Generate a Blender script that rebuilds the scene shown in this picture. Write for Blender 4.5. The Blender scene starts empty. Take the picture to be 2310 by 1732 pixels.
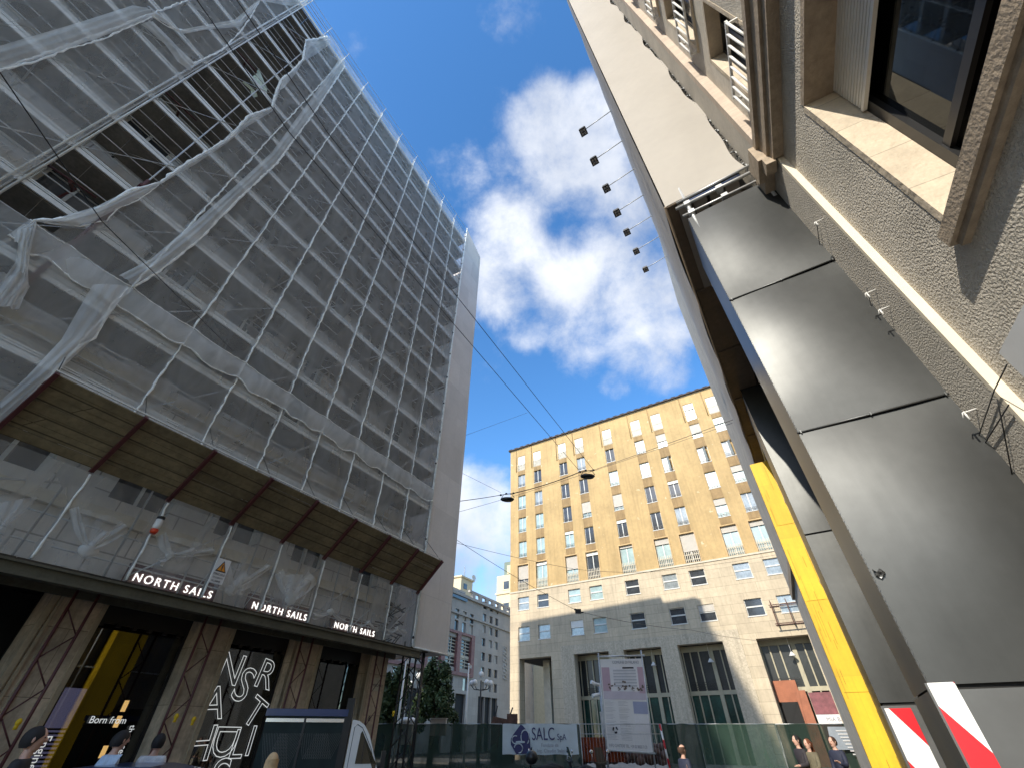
import bpy, bmesh, math, random
from mathutils import Vector, Matrix
random.seed(7)
R_=math.radians; pi=math.pi
sc=bpy.context.scene
COL=sc.collection
# ---------------------------------------------------------------- camera
F_PX=954.0; PITCH=math.atan2(954,1140); EYE=1.7
cam=bpy.data.cameras.new("camera"); camo=bpy.data.objects.new("camera",cam); COL.objects.link(camo)
cam.sensor_width=36; cam.lens=F_PX/2310*36; cam.clip_start=.05; cam.clip_end=3000
camo.location=(0,0,EYE); camo.rotation_euler=(pi/2+PITCH,0,0); sc.camera=camo
# ---------------------------------------------------------------- light
SUN_AZ=219.6; SUN_EL=32.0; SUN_POWER=2.1; SKY=0.15; EXPO=1.45
sc.view_settings.view_transform='Standard'; sc.view_settings.look='None'
sc.view_settings.exposure=EXPO; sc.view_settings.gamma=1
sl=bpy.data.lights.new("sun",'SUN'); sl.energy=SUN_POWER; sl.angle=R_(.5); sl.color=(1,.93,.80)
so=bpy.data.objects.new("sun",sl); COL.objects.link(so)
_a=R_(SUN_AZ); _e=R_(SUN_EL)
sdir=Vector((math.sin(_a)*math.cos(_e),math.cos(_a)*math.cos(_e),math.sin(_e)))
so.rotation_euler=(-sdir).to_track_quat('-Z','Y').to_euler(); so.location=sdir*60
sc.cycles.transparent_max_bounces=24; sc.cycles.max_bounces=8
def ray(px,py):
    dx=px-1155; dy=py-866; c,s=math.cos(PITCH),math.sin(PITCH)
    return Vector((dx,F_PX*c+dy*s,F_PX*s-dy*c))
w=bpy.data.worlds.new("World"); sc.world=w; w.use_nodes=True
nt=w.node_tree; N=nt.nodes; L=nt.links; N.clear()
def nn(t,**k):
    n=N.new(t)
    for a,b in k.items(): setattr(n,a,b)
    return n
def mth(op,a,b=None,clamp=False):
    n=N.new('ShaderNodeMath'); n.operation=op; n.use_clamp=clamp
    for i,v in enumerate((a,b)):
        if v is None: continue
        if isinstance(v,(int,float)): n.inputs[i].default_value=v
        else: L.new(v,n.inputs[i])
    return n.outputs[0]
out=nn('ShaderNodeOutputWorld'); sky=nn('ShaderNodeTexSky'); sky.sky_type='NISHITA'; sky.sun_disc=False
sky.sun_elevation=_e; sky.sun_rotation=_a; sky.air_density=1.0; sky.dust_density=.35; sky.ozone_density=3.0
bg=nn('ShaderNodeBackground'); bg.inputs[1].default_value=SKY
hs=nn('ShaderNodeHueSaturation'); hs.inputs['Saturation'].default_value=1.22; hs.inputs['Value'].default_value=.80
L.new(sky.outputs[0],hs.inputs['Color']); L.new(hs.outputs[0],bg.inputs[0])
tc=nn('ShaderNodeTexCoord'); D=tc.outputs['Generated']
nm=nn('ShaderNodeVectorMath',operation='NORMALIZE'); L.new(D,nm.inputs[0]); D=nm.outputs[0]
blobs=[(1235,285,105,1),(1300,390,150,1),(1190,520,120,.9),(1130,620,110,.8),(1310,610,150,1),(1440,640,150,1),(1450,760,130,.95),(1500,830,80,.7),(1390,860,45,.7),
 (1330,250,80,.9),(1125,235,75,.42),(1045,380,75,.38),(1150,350,60,.5),(1330,760,100,.8),(1200,740,60,.5),(1160,10,90,.4),(1090,10,60,.35),
 (1075,1150,110,1),(1000,1230,120,1),(1120,1240,60,.9),(1010,1310,90,1),(1130,1320,70,.9),(1480,470,170,.9),(1580,300,200,.8),(1050,700,60,.4),(820,120,50,.02)]
tot=None
for (x,y,r,wt) in blobs:
    c=ray(x,y).normalized(); e=ray(x+r,y).normalized(); ang=math.acos(max(-1,min(1,c.dot(e))))
    d=nn('ShaderNodeVectorMath',operation='DOT_PRODUCT'); L.new(D,d.inputs[0]); d.inputs[1].default_value=c
    m=nn('ShaderNodeMapRange',interpolation_type='SMOOTHSTEP'); L.new(d.outputs['Value'],m.inputs[0])
    m.inputs[1].default_value=math.cos(ang*1.35); m.inputs[2].default_value=math.cos(ang*.15)
    m.inputs[3].default_value=0; m.inputs[4].default_value=wt
    tot=m.outputs[0] if tot is None else mth('MAXIMUM',tot,m.outputs[0])
# unseen bright cloud banks behind and above the viewer, added as white fill light
for (az,el,rad,wt) in ((150,62,26,1.3),(100,70,22,1.2),(190,74,20,1.2),(235,58,22,1.1),(130,35,24,1.2),(60,48,14,1.0)):
    c=Vector((math.sin(R_(az))*math.cos(R_(el)),math.cos(R_(az))*math.cos(R_(el)),math.sin(R_(el))))
    d=nn('ShaderNodeVectorMath',operation='DOT_PRODUCT'); L.new(D,d.inputs[0]); d.inputs[1].default_value=c
    m=nn('ShaderNodeMapRange',interpolation_type='SMOOTHSTEP'); L.new(d.outputs['Value'],m.inputs[0])
    m.inputs[1].default_value=math.cos(R_(rad)); m.inputs[2].default_value=math.cos(R_(rad*.3)); m.inputs[3].default_value=0; m.inputs[4].default_value=wt
    tot=mth('MAXIMUM',tot,m.outputs[0])
# clear hole in the cloud
c=ray(1298,505).normalized(); ang=math.acos(c.dot(ray(1365,505).normalized()))
d=nn('ShaderNodeVectorMath',operation='DOT_PRODUCT'); L.new(D,d.inputs[0]); d.inputs[1].default_value=c
m=nn('ShaderNodeMapRange',interpolation_type='SMOOTHSTEP'); L.new(d.outputs['Value'],m.inputs[0]); m.inputs[1].default_value=math.cos(ang*1.4); m.inputs[2].default_value=math.cos(ang*.1); m.inputs[3].default_value=0; m.inputs[4].default_value=.35
tot=mth('SUBTRACT',tot,m.outputs[0])
# clouds low on the rest of the sky, away from the view
nz=nn('ShaderNodeTexNoise'); nz.inputs['Scale'].default_value=6.5; nz.inputs['Detail'].default_value=10; nz.inputs['Roughness'].default_value=.64; nz.inputs['Distortion'].default_value=.12
L.new(D,nz.inputs['Vector'])
nz2=nn('ShaderNodeTexNoise'); nz2.inputs['Scale'].default_value=3.2; nz2.inputs['Detail'].default_value=5; L.new(D,nz2.inputs['Vector'])
den=mth('ADD',mth('MULTIPLY',tot,1.05),mth('MULTIPLY',mth('SUBTRACT',nz.outputs[0],.5),2.1))
mr=nn('ShaderNodeMapRange',interpolation_type='SMOOTHSTEP'); L.new(den,mr.inputs[0]); mr.inputs[1].default_value=.22; mr.inputs[2].default_value=1.30
fac=mth('MULTIPLY',mr.outputs[0],.93)
ramp=nn('ShaderNodeMapRange'); L.new(nz2.outputs[0],ramp.inputs[0]); ramp.inputs[1].default_value=.35; ramp.inputs[2].default_value=.65
mixc=nn('ShaderNodeMixRGB'); L.new(ramp.outputs[0],mixc.inputs[0]); mixc.inputs[1].default_value=(.24,.27,.33,1); mixc.inputs[2].default_value=(.52,.53,.55,1)
bg2=nn('ShaderNodeBackground'); L.new(mixc.outputs[0],bg2.inputs[0]); bg2.inputs[1].default_value=.86
mx=nn('ShaderNodeMixShader'); L.new(fac,mx.inputs[0]); L.new(bg.outputs[0],mx.inputs[1]); L.new(bg2.outputs[0],mx.inputs[2])
L.new(mx.outputs[0],out.inputs[0])

# ---------------------------------------------------------------- materials
def lin(c): return tuple(c)+(1,) if len(c)==3 else c
def mat(name,col,rough=.7,metal=0,var=.15,vscale=2.0,bump=0,bscale=30,brick=None,joint=.55,stain=0,spots=0,coat=0,emit=None,aniso=None,spec=.5,wave=None,stripe=None):
    """procedural surface: tone noise, optional joints (brick=(w,h)), vertical stains, pale repair spots, bump"""
    m=bpy.data.materials.new(name); m.use_nodes=True; t=m.node_tree; n=t.nodes; l=t.links
    p=n['Principled BSDF']; p.inputs['Roughness'].default_value=rough; p.inputs['Metallic'].default_value=metal
    p.inputs['Specular IOR Level'].default_value=spec
    if coat: p.inputs['Coat Weight'].default_value=coat; p.inputs['Coat Roughness'].default_value=.05
    if emit: p.inputs['Emission Color'].default_value=lin(emit[0]); p.inputs['Emission Strength'].default_value=emit[1]
    tc=n.new('ShaderNodeTexCoord'); V=tc.outputs['Object']
    def noise(scale,vec=None,detail=4,rgh=.55):
        a=n.new('ShaderNodeTexNoise'); a.inputs['Scale'].default_value=scale; a.inputs['Detail'].default_value=detail; a.inputs['Roughness'].default_value=rgh
        l.new(vec or V,a.inputs['Vector']); return a.outputs[0]
    def mp(v,a,b,c,d):
        q=n.new('ShaderNodeMapRange'); l.new(v,q.inputs[0])
        for i,x in enumerate((a,b,c,d)): q.inputs[i+1].default_value=x
        return q.outputs[0]
    def mul(cs,v):
        q=n.new('ShaderNodeVectorMath'); q.operation='SCALE'
        l.new(cs,q.inputs[0]); l.new(v,q.inputs['Scale']); return q.outputs[0]
    rgb=n.new('ShaderNodeRGB'); rgb.outputs[0].default_value=lin(col); c=rgb.outputs[0]
    hb=None
    if var:
        c=mul(c,mp(noise(vscale),.3,.7,1-var,1+var)); c=mul(c,mp(noise(vscale*9),.3,.7,1-var*.5,1+var*.5))
    if stain:
        mpg=n.new('ShaderNodeMapping'); mpg.inputs['Scale'].default_value=(3.0,3.0,.16); l.new(V,mpg.inputs[0])
        c=mul(c,mp(noise(1.0,mpg.outputs[0],6,.7),.45,.78,1,1-stain))
    if spots:
        mm=n.new('ShaderNodeMixRGB'); l.new(mp(noise(1.3,None,3,.6),.675,.69,0,spots),mm.inputs[0]); l.new(c,mm.inputs[1]); mm.inputs[2].default_value=(.62,.52,.33,1); c=mm.outputs[0]
    if stripe:   # painted diagonal stripes (size, slope, second colour)
        sx=n.new('ShaderNodeSeparateXYZ'); l.new(V,sx.inputs[0])
        a=n.new('ShaderNodeMath'); a.operation='MULTIPLY_ADD'; l.new(sx.outputs[1],a.inputs[0]); a.inputs[1].default_value=stripe[1]; l.new(sx.outputs[2],a.inputs[2])
        b=n.new('ShaderNodeMath'); b.operation='ADD'; l.new(a.outputs[0],b.inputs[0]); b.inputs[1].default_value=stripe[3]
        f=n.new('ShaderNodeMath'); f.operation='PINGPONG'; l.new(b.outputs[0],f.inputs[0]); f.inputs[1].default_value=stripe[0]
        g=n.new('ShaderNodeMath'); g.operation='GREATER_THAN'; l.new(f.outputs[0],g.inputs[0]); g.inputs[1].default_value=stripe[0]/2
        mm=n.new('ShaderNodeMixRGB'); l.new(g.outputs[0],mm.inputs[0]); l.new(c,mm.inputs[1]); mm.inputs[2].default_value=lin(stripe[2]); c=mm.outputs[0]
    if brick:
        sx=n.new('ShaderNodeSeparateXYZ'); l.new(V,sx.inputs[0]); cb=n.new('ShaderNodeCombineXYZ')
        ad=n.new('ShaderNodeMath'); ad.operation='ADD'; l.new(sx.outputs[0],ad.inputs[0]); l.new(sx.outputs[1],ad.inputs[1])
        l.new(ad.outputs[0],cb.inputs[0]); l.new(sx.outputs[2],cb.inputs[1])
        b=n.new('ShaderNodeTexBrick'); l.new(cb.outputs[0],b.inputs['Vector']); b.inputs['Scale'].default_value=1
        b.inputs['Brick Width'].default_value=brick[0]; b.inputs['Row Height'].default_value=brick[1]; b.inputs['Mortar Size'].default_value=brick[2] if len(brick)>2 else .012
        b.inputs['Mortar Smooth'].default_value=.3
        b.inputs['Color1'].default_value=(1,1,1,1); b.inputs['Color2'].default_value=(.86,.86,.86,1); b.inputs['Mortar'].default_value=(joint,joint,joint,1)
        q=n.new('ShaderNodeVectorMath'); q.operation='MULTIPLY'; l.new(c,q.inputs[0]); l.new(b.outputs[0],q.inputs[1]); c=q.outputs[0]
    l.new(c,p.inputs['Base Color'])
    if bump or wave:
        bp=n.new('ShaderNodeBump'); bp.inputs['Distance'].default_value=1.0; bp.inputs['Strength'].default_value=1
        if wave: h=mp(noise(wave[0],None,1,.3),0,1,0,wave[1])
        else:
            h=mp(noise(bscale,None,3,.5),.3,.7,0,bump)
        l.new(h,bp.inputs['Height']); l.new(bp.outputs[0],p.inputs['Normal'])
    return m
def netmat(name,col,op,var=.25,transl=.4,weave=True):
    m=bpy.data.materials.new(name); m.use_nodes=True; t=m.node_tree; n=t.nodes; l=t.links; n.clear()
    o=n.new('ShaderNodeOutputMaterial'); tr=n.new('ShaderNodeBsdfTransparent'); di=n.new('ShaderNodeBsdfDiffuse'); tl=n.new('ShaderNodeBsdfTranslucent')
    di.inputs[0].default_value=lin(col); tl.inputs[0].default_value=lin(col)
    m1=n.new('ShaderNodeMixShader'); m1.inputs[0].default_value=transl; l.new(di.outputs[0],m1.inputs[1]); l.new(tl.outputs[0],m1.inputs[2])
    m2=n.new('ShaderNodeMixShader'); l.new(tr.outputs[0],m2.inputs[1]); l.new(m1.outputs[0],m2.inputs[2]); l.new(m2.outputs[0],o.inputs[0])
    tc=n.new('ShaderNodeTexCoord'); mg=n.new('ShaderNodeMapping'); mg.inputs['Scale'].default_value=(1.2,1.2,.5); l.new(tc.outputs['Object'],mg.inputs[0])
    a=n.new('ShaderNodeTexNoise'); a.inputs['Scale'].default_value=1.3; a.inputs['Detail'].default_value=6; a.inputs['Distortion'].default_value=1.2; l.new(mg.outputs[0],a.inputs[0])
    q=n.new('ShaderNodeMapRange'); l.new(a.outputs[0],q.inputs[0]); q.inputs[1].default_value=.3; q.inputs[2].default_value=.7; q.inputs[3].default_value=op*(1-var); q.inputs[4].default_value=min(1,op*(1+var))
    l.new(q.outputs[0],m2.inputs[0]); return m
def glassmat(name,tint=(.5,.55,.55),dark=.5,rough=.03,pale=None,ior=1.75):
    """window glass: see-through, tinted, with a real mirror-like reflection"""
    m=bpy.data.materials.new(name); m.use_nodes=True; t=m.node_tree; n=t.nodes; l=t.links; n.clear()
    o=n.new('ShaderNodeOutputMaterial'); tr=n.new('ShaderNodeBsdfTransparent'); tr.inputs[0].default_value=lin(tuple(x*dark for x in tint))
    g=n.new('ShaderNodeBsdfGlossy'); g.inputs['Roughness'].default_value=rough; g.inputs[0].default_value=(.9,.95,.97,1)
    f=n.new('ShaderNodeFresnel'); f.inputs[0].default_value=ior
    mm=n.new('ShaderNodeMixShader'); l.new(f.outputs[0],mm.inputs[0]); l.new(tr.outputs[0],mm.inputs[1]); l.new(g.outputs[0],mm.inputs[2]); l.new(mm.outputs[0],o.inputs[0])
    return m
M={}
M['asphalt']=mat('asphalt',(.055,.055,.055),.9,var=.3,bump=.01,bscale=60)
M['pave']=mat('paving',(.34,.32,.29),.8,brick=(.8,.4),var=.2)
M['ochre']=mat('ochre_render',(.50,.35,.165),.9,var=.15,vscale=.35,stain=.24,spots=.9,bump=.01,bscale=25)
M['ochre_sill']=mat('ochre_trim',(.52,.36,.18),.85,var=.15)
M['lime']=mat('limestone_cladding',(.57,.47,.33),.75,var=.13,vscale=.5,brick=(2.6,.78,.014),joint=.55,stain=.26)
M['granite']=mat('granite_frame',(.50,.425,.315),.8,var=.2,vscale=9,stain=.35)
M['lime_plain']=mat('limestone_trim',(.55,.49,.38),.7,var=.1)
M['trav']=mat('travertine_facade',(.64,.60,.54),.75,var=.12,vscale=.5,brick=(1.35,.62,.02),joint=.45,stain=.2)
M['travpier']=mat('weathered_travertine',(.56,.445,.32),.7,var=.32,vscale=1.4,brick=(3.0,1.15,.008),joint=.45,stain=.45)
M['greystone']=mat('grey_stone_cladding',(.40,.36,.32),.8,var=.08,vscale=.3,brick=(2.4,1.2,.02),joint=.82,stain=.15)
M['redstone']=mat('red_granite',(.22,.10,.095),.6,var=.2)
M['cream']=mat('cream_render',(.62,.52,.34),.85,var=.08)
M['rough']=mat('rough_plaster',(.63,.575,.49),.95,var=.16,vscale=1.5,bump=.017,bscale=52)
M['fine']=mat('fine_plaster',(.47,.43,.37),.95,var=.12,vscale=1.5,bump=.008,bscale=60)
M['pink']=mat('combed_pink_stone',(.56,.46,.37),.8,var=.1,vscale=3,brick=(9,.035,.006),joint=.85)
M['whitestrip']=mat('pale_stone_strip',(.74,.66,.52),.75,var=.06,vscale=2)
M['brownstone']=mat('brown_stone',(.40,.32,.235),.8,var=.16,vscale=14,bump=.003,bscale=40,stain=.2)
M['sillstone']=mat('cleft_sill_stone',(.64,.54,.41),.8,var=.12,vscale=4.5,brick=(5,.52,.006),joint=.6,bump=.005,bscale=14)
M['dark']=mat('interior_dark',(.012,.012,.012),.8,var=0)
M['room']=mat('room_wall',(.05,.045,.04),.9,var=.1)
M['black']=mat('black_metal',(.015,.015,.016),.4,var=.1)
M['white']=mat('white_paint',(.74,.73,.70),.45,var=.05)
M['frame_white']=mat('window_frame_white',(.62,.61,.57),.5,var=.05)
M['frame_tan']=mat('window_frame_tan',(.40,.36,.25),.5,var=.08)
M['shutter']=mat('roller_shutter',(.48,.44,.38),.6,var=.06)
M['shutter_white']=mat('pale_roller_shutter',(.78,.76,.70),.55,var=.05)
M['curtain']=mat('curtained_pane',(.33,.44,.43),.25,var=.22,vscale=1.2,coat=1)
M['panedark']=mat('dark_pane',(.05,.055,.06),.12,var=.4,vscale=1.1,coat=.4,spec=.5)
M['shopdark']=mat('dim_shop_glass',(.025,.028,.028),.3,var=.4,vscale=.7)
M['panesky']=mat('reflecting_pane',(.34,.37,.37),.10,metal=.25,var=.3,vscale=.8)
M['galv']=mat('galvanised_steel',(.52,.53,.53),.42,metal=.35,var=.2,vscale=2)
M['deck']=mat('deck_underside',(.20,.19,.17),.8,var=.3,vscale=1.5)
M['toe']=mat('toe_board',(.66,.67,.65),.45,metal=.2,var=.15,vscale=1.2)
M['redsteel']=mat('dark_red_steel',(.085,.022,.022),.55,var=.2)
M['plank']=mat('weathered_planks',(.22,.18,.105),.85,var=.35,vscale=1.1,brick=(30,.2,.012),joint=.35)
M['rust']=mat('rusty_steel',(.12,.065,.05),.8,var=.3,vscale=6)
M['net']=netmat('debris_net',(.85,.84,.81),.30,.22)
M['netwhite']=netmat('folded_net',(.90,.90,.88),.52,.3)
M['netthin']=netmat('thin_net',(.82,.82,.80),.24,.5)
M['cord']=mat('net_cord',(.85,.85,.81),.8,var=.15,vscale=8)
M['tarp']=mat('grey_mesh_tarp',(.74,.69,.65),.8,var=.06,vscale=.8,brick=(1.6,1.8,.02),joint=.88)
M['beige']=mat('beige_wrap',(.36,.33,.29),.6,var=.05,vscale=.7,wave=(1.6,.02))
M['beigeside']=mat('grey_beige_wrap',(.42,.385,.345),.85,var=.08,vscale=.5,wave=(1.1,.05))
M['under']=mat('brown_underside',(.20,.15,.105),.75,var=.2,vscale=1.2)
M['sheet']=mat('brushed_sheet_metal',(.068,.07,.069),.41,metal=.66,var=.10,vscale=1.2,wave=(.7,.04),stain=.15)
M['sheetdark']=mat('sheet_metal_base',(.12,.122,.122),.42,metal=.7,var=.06,wave=(1.5,.02))
M['yellow']=mat('yellow_board',(.80,.50,.012),.6,var=.08,vscale=2,stain=.35,brick=(4,1.3,.004),joint=.8)
M['hazard2']=mat('wide_hazard_strip',(.86,.86,.86),.35,var=.04,stripe=(.62,-1.6,(.62,.01,.02),.25))
M['hazard']=mat('hazard_strip',(.86,.86,.86),.35,var=.04,stripe=(.30,-1.6,(.62,.01,.02),.05))
M['greennet']=netmat('green_fence_net',(.035,.060,.048),.88,.08,.3)
M['bannerm']=mat('pale_banner',(.52,.58,.60),.6,var=.06,wave=(2.2,.03))
M['navy']=mat('navy_ink',(.035,.035,.12),.6,var=.05)
M['ink']=mat('black_ink',(.03,.03,.04),.6,var=.05)
M['greyink']=mat('grey_ink',(.25,.25,.28),.6,var=.05)
M['paper']=mat('white_board',(.72,.71,.70),.5,var=.03)
M['orange']=mat('orange_sign',(.75,.30,.03),.5,var=.05)
M['sign']=mat('lit_letters',(1,1,1),.5,var=0,emit=((1,.97,.90),.75))
M['goldlight']=mat('lit_shelf',(1,.8,.4),.5,var=0,emit=((1,.62,.22),1.4))
M['ledwall']=mat('blue_white_display',(.5,.5,.8),.5,var=0,emit=((.42,.42,.75),.22))
M['glass']=glassmat('shop_glass',(.55,.55,.55),.8,.015)
M['darkglass']=glassmat('dark_window_glass',(.3,.32,.32),.35,.02,ior=1.4)
M['carglass']=glassmat('vehicle_glass',(.2,.24,.2),.8,.02)
M['red']=mat('red_lens',(.65,.05,.01),.3,var=.05)
M['bluepaint']=mat('blue_paint',(.008,.035,.13),.3,var=.05,coat=.6)
M['truckwhite']=mat('white_bodywork',(.70,.69,.66),.3,var=.04,coat=.6)
M['truckdark']=mat('dark_green_tarpaulin',(.012,.022,.020),.85,var=.25,vscale=3)
M['chrome']=mat('bright_trim',(.75,.75,.75),.25,metal=.8,var=.05)
M['rubber']=mat('rubber',(.02,.02,.02),.8,var=.1)
M['skin']=mat('skin',(.60,.36,.27),.55,var=.06)
M['leaf']=mat('dark_leaves',(.045,.075,.025),.6,var=.4,vscale=1.5)
M['bark']=mat('bark',(.06,.045,.03),.9,var=.3,vscale=6)
M['eave']=mat('dark_eave',(.07,.055,.05),.8)
M['terracotta']=mat('terracotta_board',(.34,.12,.06),.7,var=.15)
M['orangenet']=netmat('orange_barrier',(.26,.055,.02),.8,.3)
M['pinkposter']=mat('pink_poster',(.20,.06,.07),.5,var=.3,vscale=3)
# ---------------------------------------------------------------- mesh helpers
class MB:
    def __init__(s): s.v=[]; s.f=[]; s.mi=[]; s.m=0; s.sm=[]
    def quad(s,a,b,c,d,sm=False):
        i=len(s.v); s.v+= [tuple(a),tuple(b),tuple(c),tuple(d)]; s.f.append((i,i+1,i+2,i+3)); s.mi.append(s.m); s.sm.append(sm)
    def poly(s,pts):
        i=len(s.v); s.v+=[tuple(p) for p in pts]; s.f.append(tuple(range(i,i+len(pts)))); s.mi.append(s.m); s.sm.append(False)
    def box(s,x0,x1,y0,y1,z0,z1):
        i=len(s.v); s.v+=[(x0,y0,z0),(x1,y0,z0),(x1,y1,z0),(x0,y1,z0),(x0,y0,z1),(x1,y0,z1),(x1,y1,z1),(x0,y1,z1)]
        for q in ((0,3,2,1),(4,5,6,7),(0,1,5,4),(1,2,6,5),(2,3,7,6),(3,0,4,7)): s.f.append(tuple(i+k for k in q)); s.mi.append(s.m); s.sm.append(False)
    def tube(s,pts,r,n=6,caps=True):
        pts=[Vector(p) for p in pts]; i0=len(s.v); m=len(pts)
        for k,p in enumerate(pts):
            t=(pts[min(k+1,m-1)]-pts[max(k-1,0)]).normalized()
            u=t.cross(Vector((0,0,1)) if abs(t.z)<.95 else Vector((1,0,0))).normalized(); v=t.cross(u)
            rr=r[k] if isinstance(r,(list,tuple)) else r
            for j in range(n):
                a=2*pi*j/n; s.v.append(tuple(p+u*rr*math.cos(a)+v*rr*math.sin(a)))
        for k in range(m-1):
            for j in range(n):
                a=i0+k*n+j; b=i0+k*n+(j+1)%n; s.f.append((a,b,b+n,a+n)); s.mi.append(s.m); s.sm.append(True)
        if caps:
            s.f.append(tuple(i0+j for j in range(n))[::-1]); s.f.append(tuple(i0+(m-1)*n+j for j in range(n))); s.mi+=[s.m]*2; s.sm+=[False]*2
    def beam(s,a,b,w,h=None):
        """square bar from a to b"""
        a=Vector(a); b=Vector(b); h=h or w; t=(b-a).normalized()
        u=t.cross(Vector((0,0,1)) if abs(t.z)<.95 else Vector((1,0,0))).normalized(); v=u.cross(t)
        i=len(s.v)
        for p in (a,b):
            for (x,y) in ((-1,-1),(1,-1),(1,1),(-1,1)): s.v.append(tuple(p+u*x*w/2+v*y*h/2))
        for q in ((0,1,2,3),(7,6,5,4),(0,4,5,1),(1,5,6,2),(2,6,7,3),(3,7,4,0)): s.f.append(tuple(i+k for k in q)); s.mi.append(s.m); s.sm.append(False)
    def grid(s,fn,nu,nv,sm=True):
        i=len(s.v)
        for a in range(nu+1):
            for b in range(nv+1): s.v.append(tuple(fn(a/nu,b/nv)))
        for a in range(nu):
            for b in range(nv):
                k=i+a*(nv+1)+b; s.f.append((k,k+nv+1,k+nv+2,k+1)); s.mi.append(s.m); s.sm.append(sm)
    def wall(s,x0,x1,z0,z1,y,holes,rev=.3,flip=False,inner=True):
        """wall face in the plane y with rectangular openings and reveals running to y+rev"""
        xs=sorted({x0,x1}|{h[0] for h in holes}|{h[1] for h in holes}); zs=sorted({z0,z1}|{h[2] for h in holes}|{h[3] for h in holes})
        xs=[x for x in xs if x0<=x<=x1]; zs=[z for z in zs if z0<=z<=z1]
        for i in range(len(xs)-1):
            for j in range(len(zs)-1):
                cx=(xs[i]+xs[i+1])/2; cz=(zs[j]+zs[j+1])/2
                if any(h[0]<cx<h[1] and h[2]<cz<h[3] for h in holes): continue
                s.quad((xs[i],y,zs[j]),(xs[i+1],y,zs[j]),(xs[i+1],y,zs[j+1]),(xs[i],y,zs[j+1]))
        for h in holes:
            a,b,c,d=h[:4]; r=y+rev
            s.quad((a,y,c),(a,r,c),(a,r,d),(a,y,d)); s.quad((b,y,c),(b,y,d),(b,r,d),(b,r,c))
            s.quad((a,y,d),(a,r,d),(b,r,d),(b,y,d)); s.quad((a,y,c),(b,y,c),(b,r,c),(a,r,c))
    def sphere(s,c,r,n=10,m=7):
        rx,ry,rz=(r,r,r) if isinstance(r,(int,float)) else r
        s.grid(lambda u,v:(c[0]+rx*math.cos(2*pi*u)*math.sin(pi*v),c[1]+ry*math.sin(2*pi*u)*math.sin(pi*v),c[2]-rz*math.cos(pi*v)),n,m)
    def add(s,o):
        i=len(s.v); s.v+=o.v; s.f+=[tuple(i+k for k in f) for f in o.f]; s.mi+=o.mi; s.sm+=o.sm
class Frame:
    def __init__(s,deg): s.a=R_(deg); s.c=math.cos(s.a); s.s=math.sin(s.a)
    def w(s,p): return Vector((p[0]*s.c-p[1]*s.s,p[0]*s.s+p[1]*s.c,p[2]))
    def loc(s,P): return Vector((P[0]*s.c+P[1]*s.s,-P[0]*s.s+P[1]*s.c,P[2]))
    def onY(s,px,py,y):
        """point of the frame's plane y=const seen at a pixel of the photograph"""
        r=s.loc(ray(px,py)); t=y/r.y; return Vector((r.x*t,y,EYE+r.z*t))
    def onX(s,px,py,x):
        r=s.loc(ray(px,py)); t=x/r.x; return Vector((x,r.y*t,EYE+r.z*t))
FW=Frame(0); FL=Frame(61.8); FR=Frame(58.2); FA=Frame(62.3); FT=Frame(-31.8)
def mesh(name,mb,mats,off=(0,0,0)):
    me=bpy.data.meshes.new(name); ox,oy,oz=off
    me.from_pydata([(x-ox,y-oy,z-oz) for x,y,z in mb.v],[],mb.f); me.update()
    if not isinstance(mats,(list,tuple)): mats=[mats]
    for m in mats: me.materials.append(M[m] if isinstance(m,str) else m)
    me.polygons.foreach_set('material_index',mb.mi); me.polygons.foreach_set('use_smooth',mb.sm)
    return me
def meta(o,label,cat,group=None,kind=None):
    if label: o['label']=label
    if cat: o['category']=cat
    if group: o['group']=group
    if kind: o['kind']=kind
    return o
class Thing:
    """an Empty at the base of a thing; parts are meshes given in the frame's coordinates"""
    def __init__(s,name,fr,org,label,cat,group=None,rot=0):
        s.fr=fr; s.org=Vector(org); s.o=bpy.data.objects.new(name,None); COL.objects.link(s.o); s.o.empty_display_size=.3
        s.o.location=fr.w(org); s.o.rotation_euler=(0,0,fr.a+rot); meta(s.o,label,cat,group)
    def part(s,name,mb,mats,parent=None,label=None):
        o=bpy.data.objects.new(name,mesh(name,mb,mats,s.org)); COL.objects.link(o); o.parent=parent or s.o
        if label: o['label']=label
        return o
def single(name,fr,org,mb,mats,label,cat,group=None,kind=None):
    o=bpy.data.objects.new(name,mesh(name,mb,mats,org)); COL.objects.link(o); o.location=fr.w(org); o.rotation_euler=(0,0,fr.a)
    return meta(o,label,cat,group,kind)
def link(o,parent): COL.objects.link(o); o.parent=parent; return o
def tree(o,parent=None):
    c=o.copy(); COL.objects.link(c); c.parent=parent
    for ch in [x for x in o.children]: tree(ch,c)
    return c
def textmesh(txt,size,depth=.01,outline=0,align='LEFT',sp=1.0):
    cu=bpy.data.curves.new('t','FONT'); cu.body=txt; cu.size=size; cu.align_x=align; cu.space_character=sp
    if outline: cu.fill_mode='NONE'; cu.bevel_depth=outline; cu.bevel_resolution=0; cu.resolution_u=4
    else: cu.extrude=depth/2
    o=bpy.data.objects.new('t',cu); COL.objects.link(o); bpy.context.view_layer.update()
    me=bpy.data.meshes.new_from_object(o.evaluated_get(bpy.context.evaluated_depsgraph_get()))
    bpy.data.objects.remove(o); bpy.data.curves.remove(cu); return me
def textmb(txt,size,org,ux,uy=(0,0,1),**k):
    """text laid with its baseline along ux and its height along uy, as an MB in frame coordinates"""
    me=textmesh(txt,size,**k); mb=MB(); ux=Vector(ux); uy=Vector(uy); un=ux.cross(uy); O=Vector(org)
    mb.v=[tuple(O+ux*v.co.x+uy*v.co.y+un*v.co.z) for v in me.vertices]
    for p in me.polygons: mb.f.append(tuple(p.vertices)); mb.mi.append(0); mb.sm.append(False)
    bpy.data.meshes.remove(me); return mb
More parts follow.
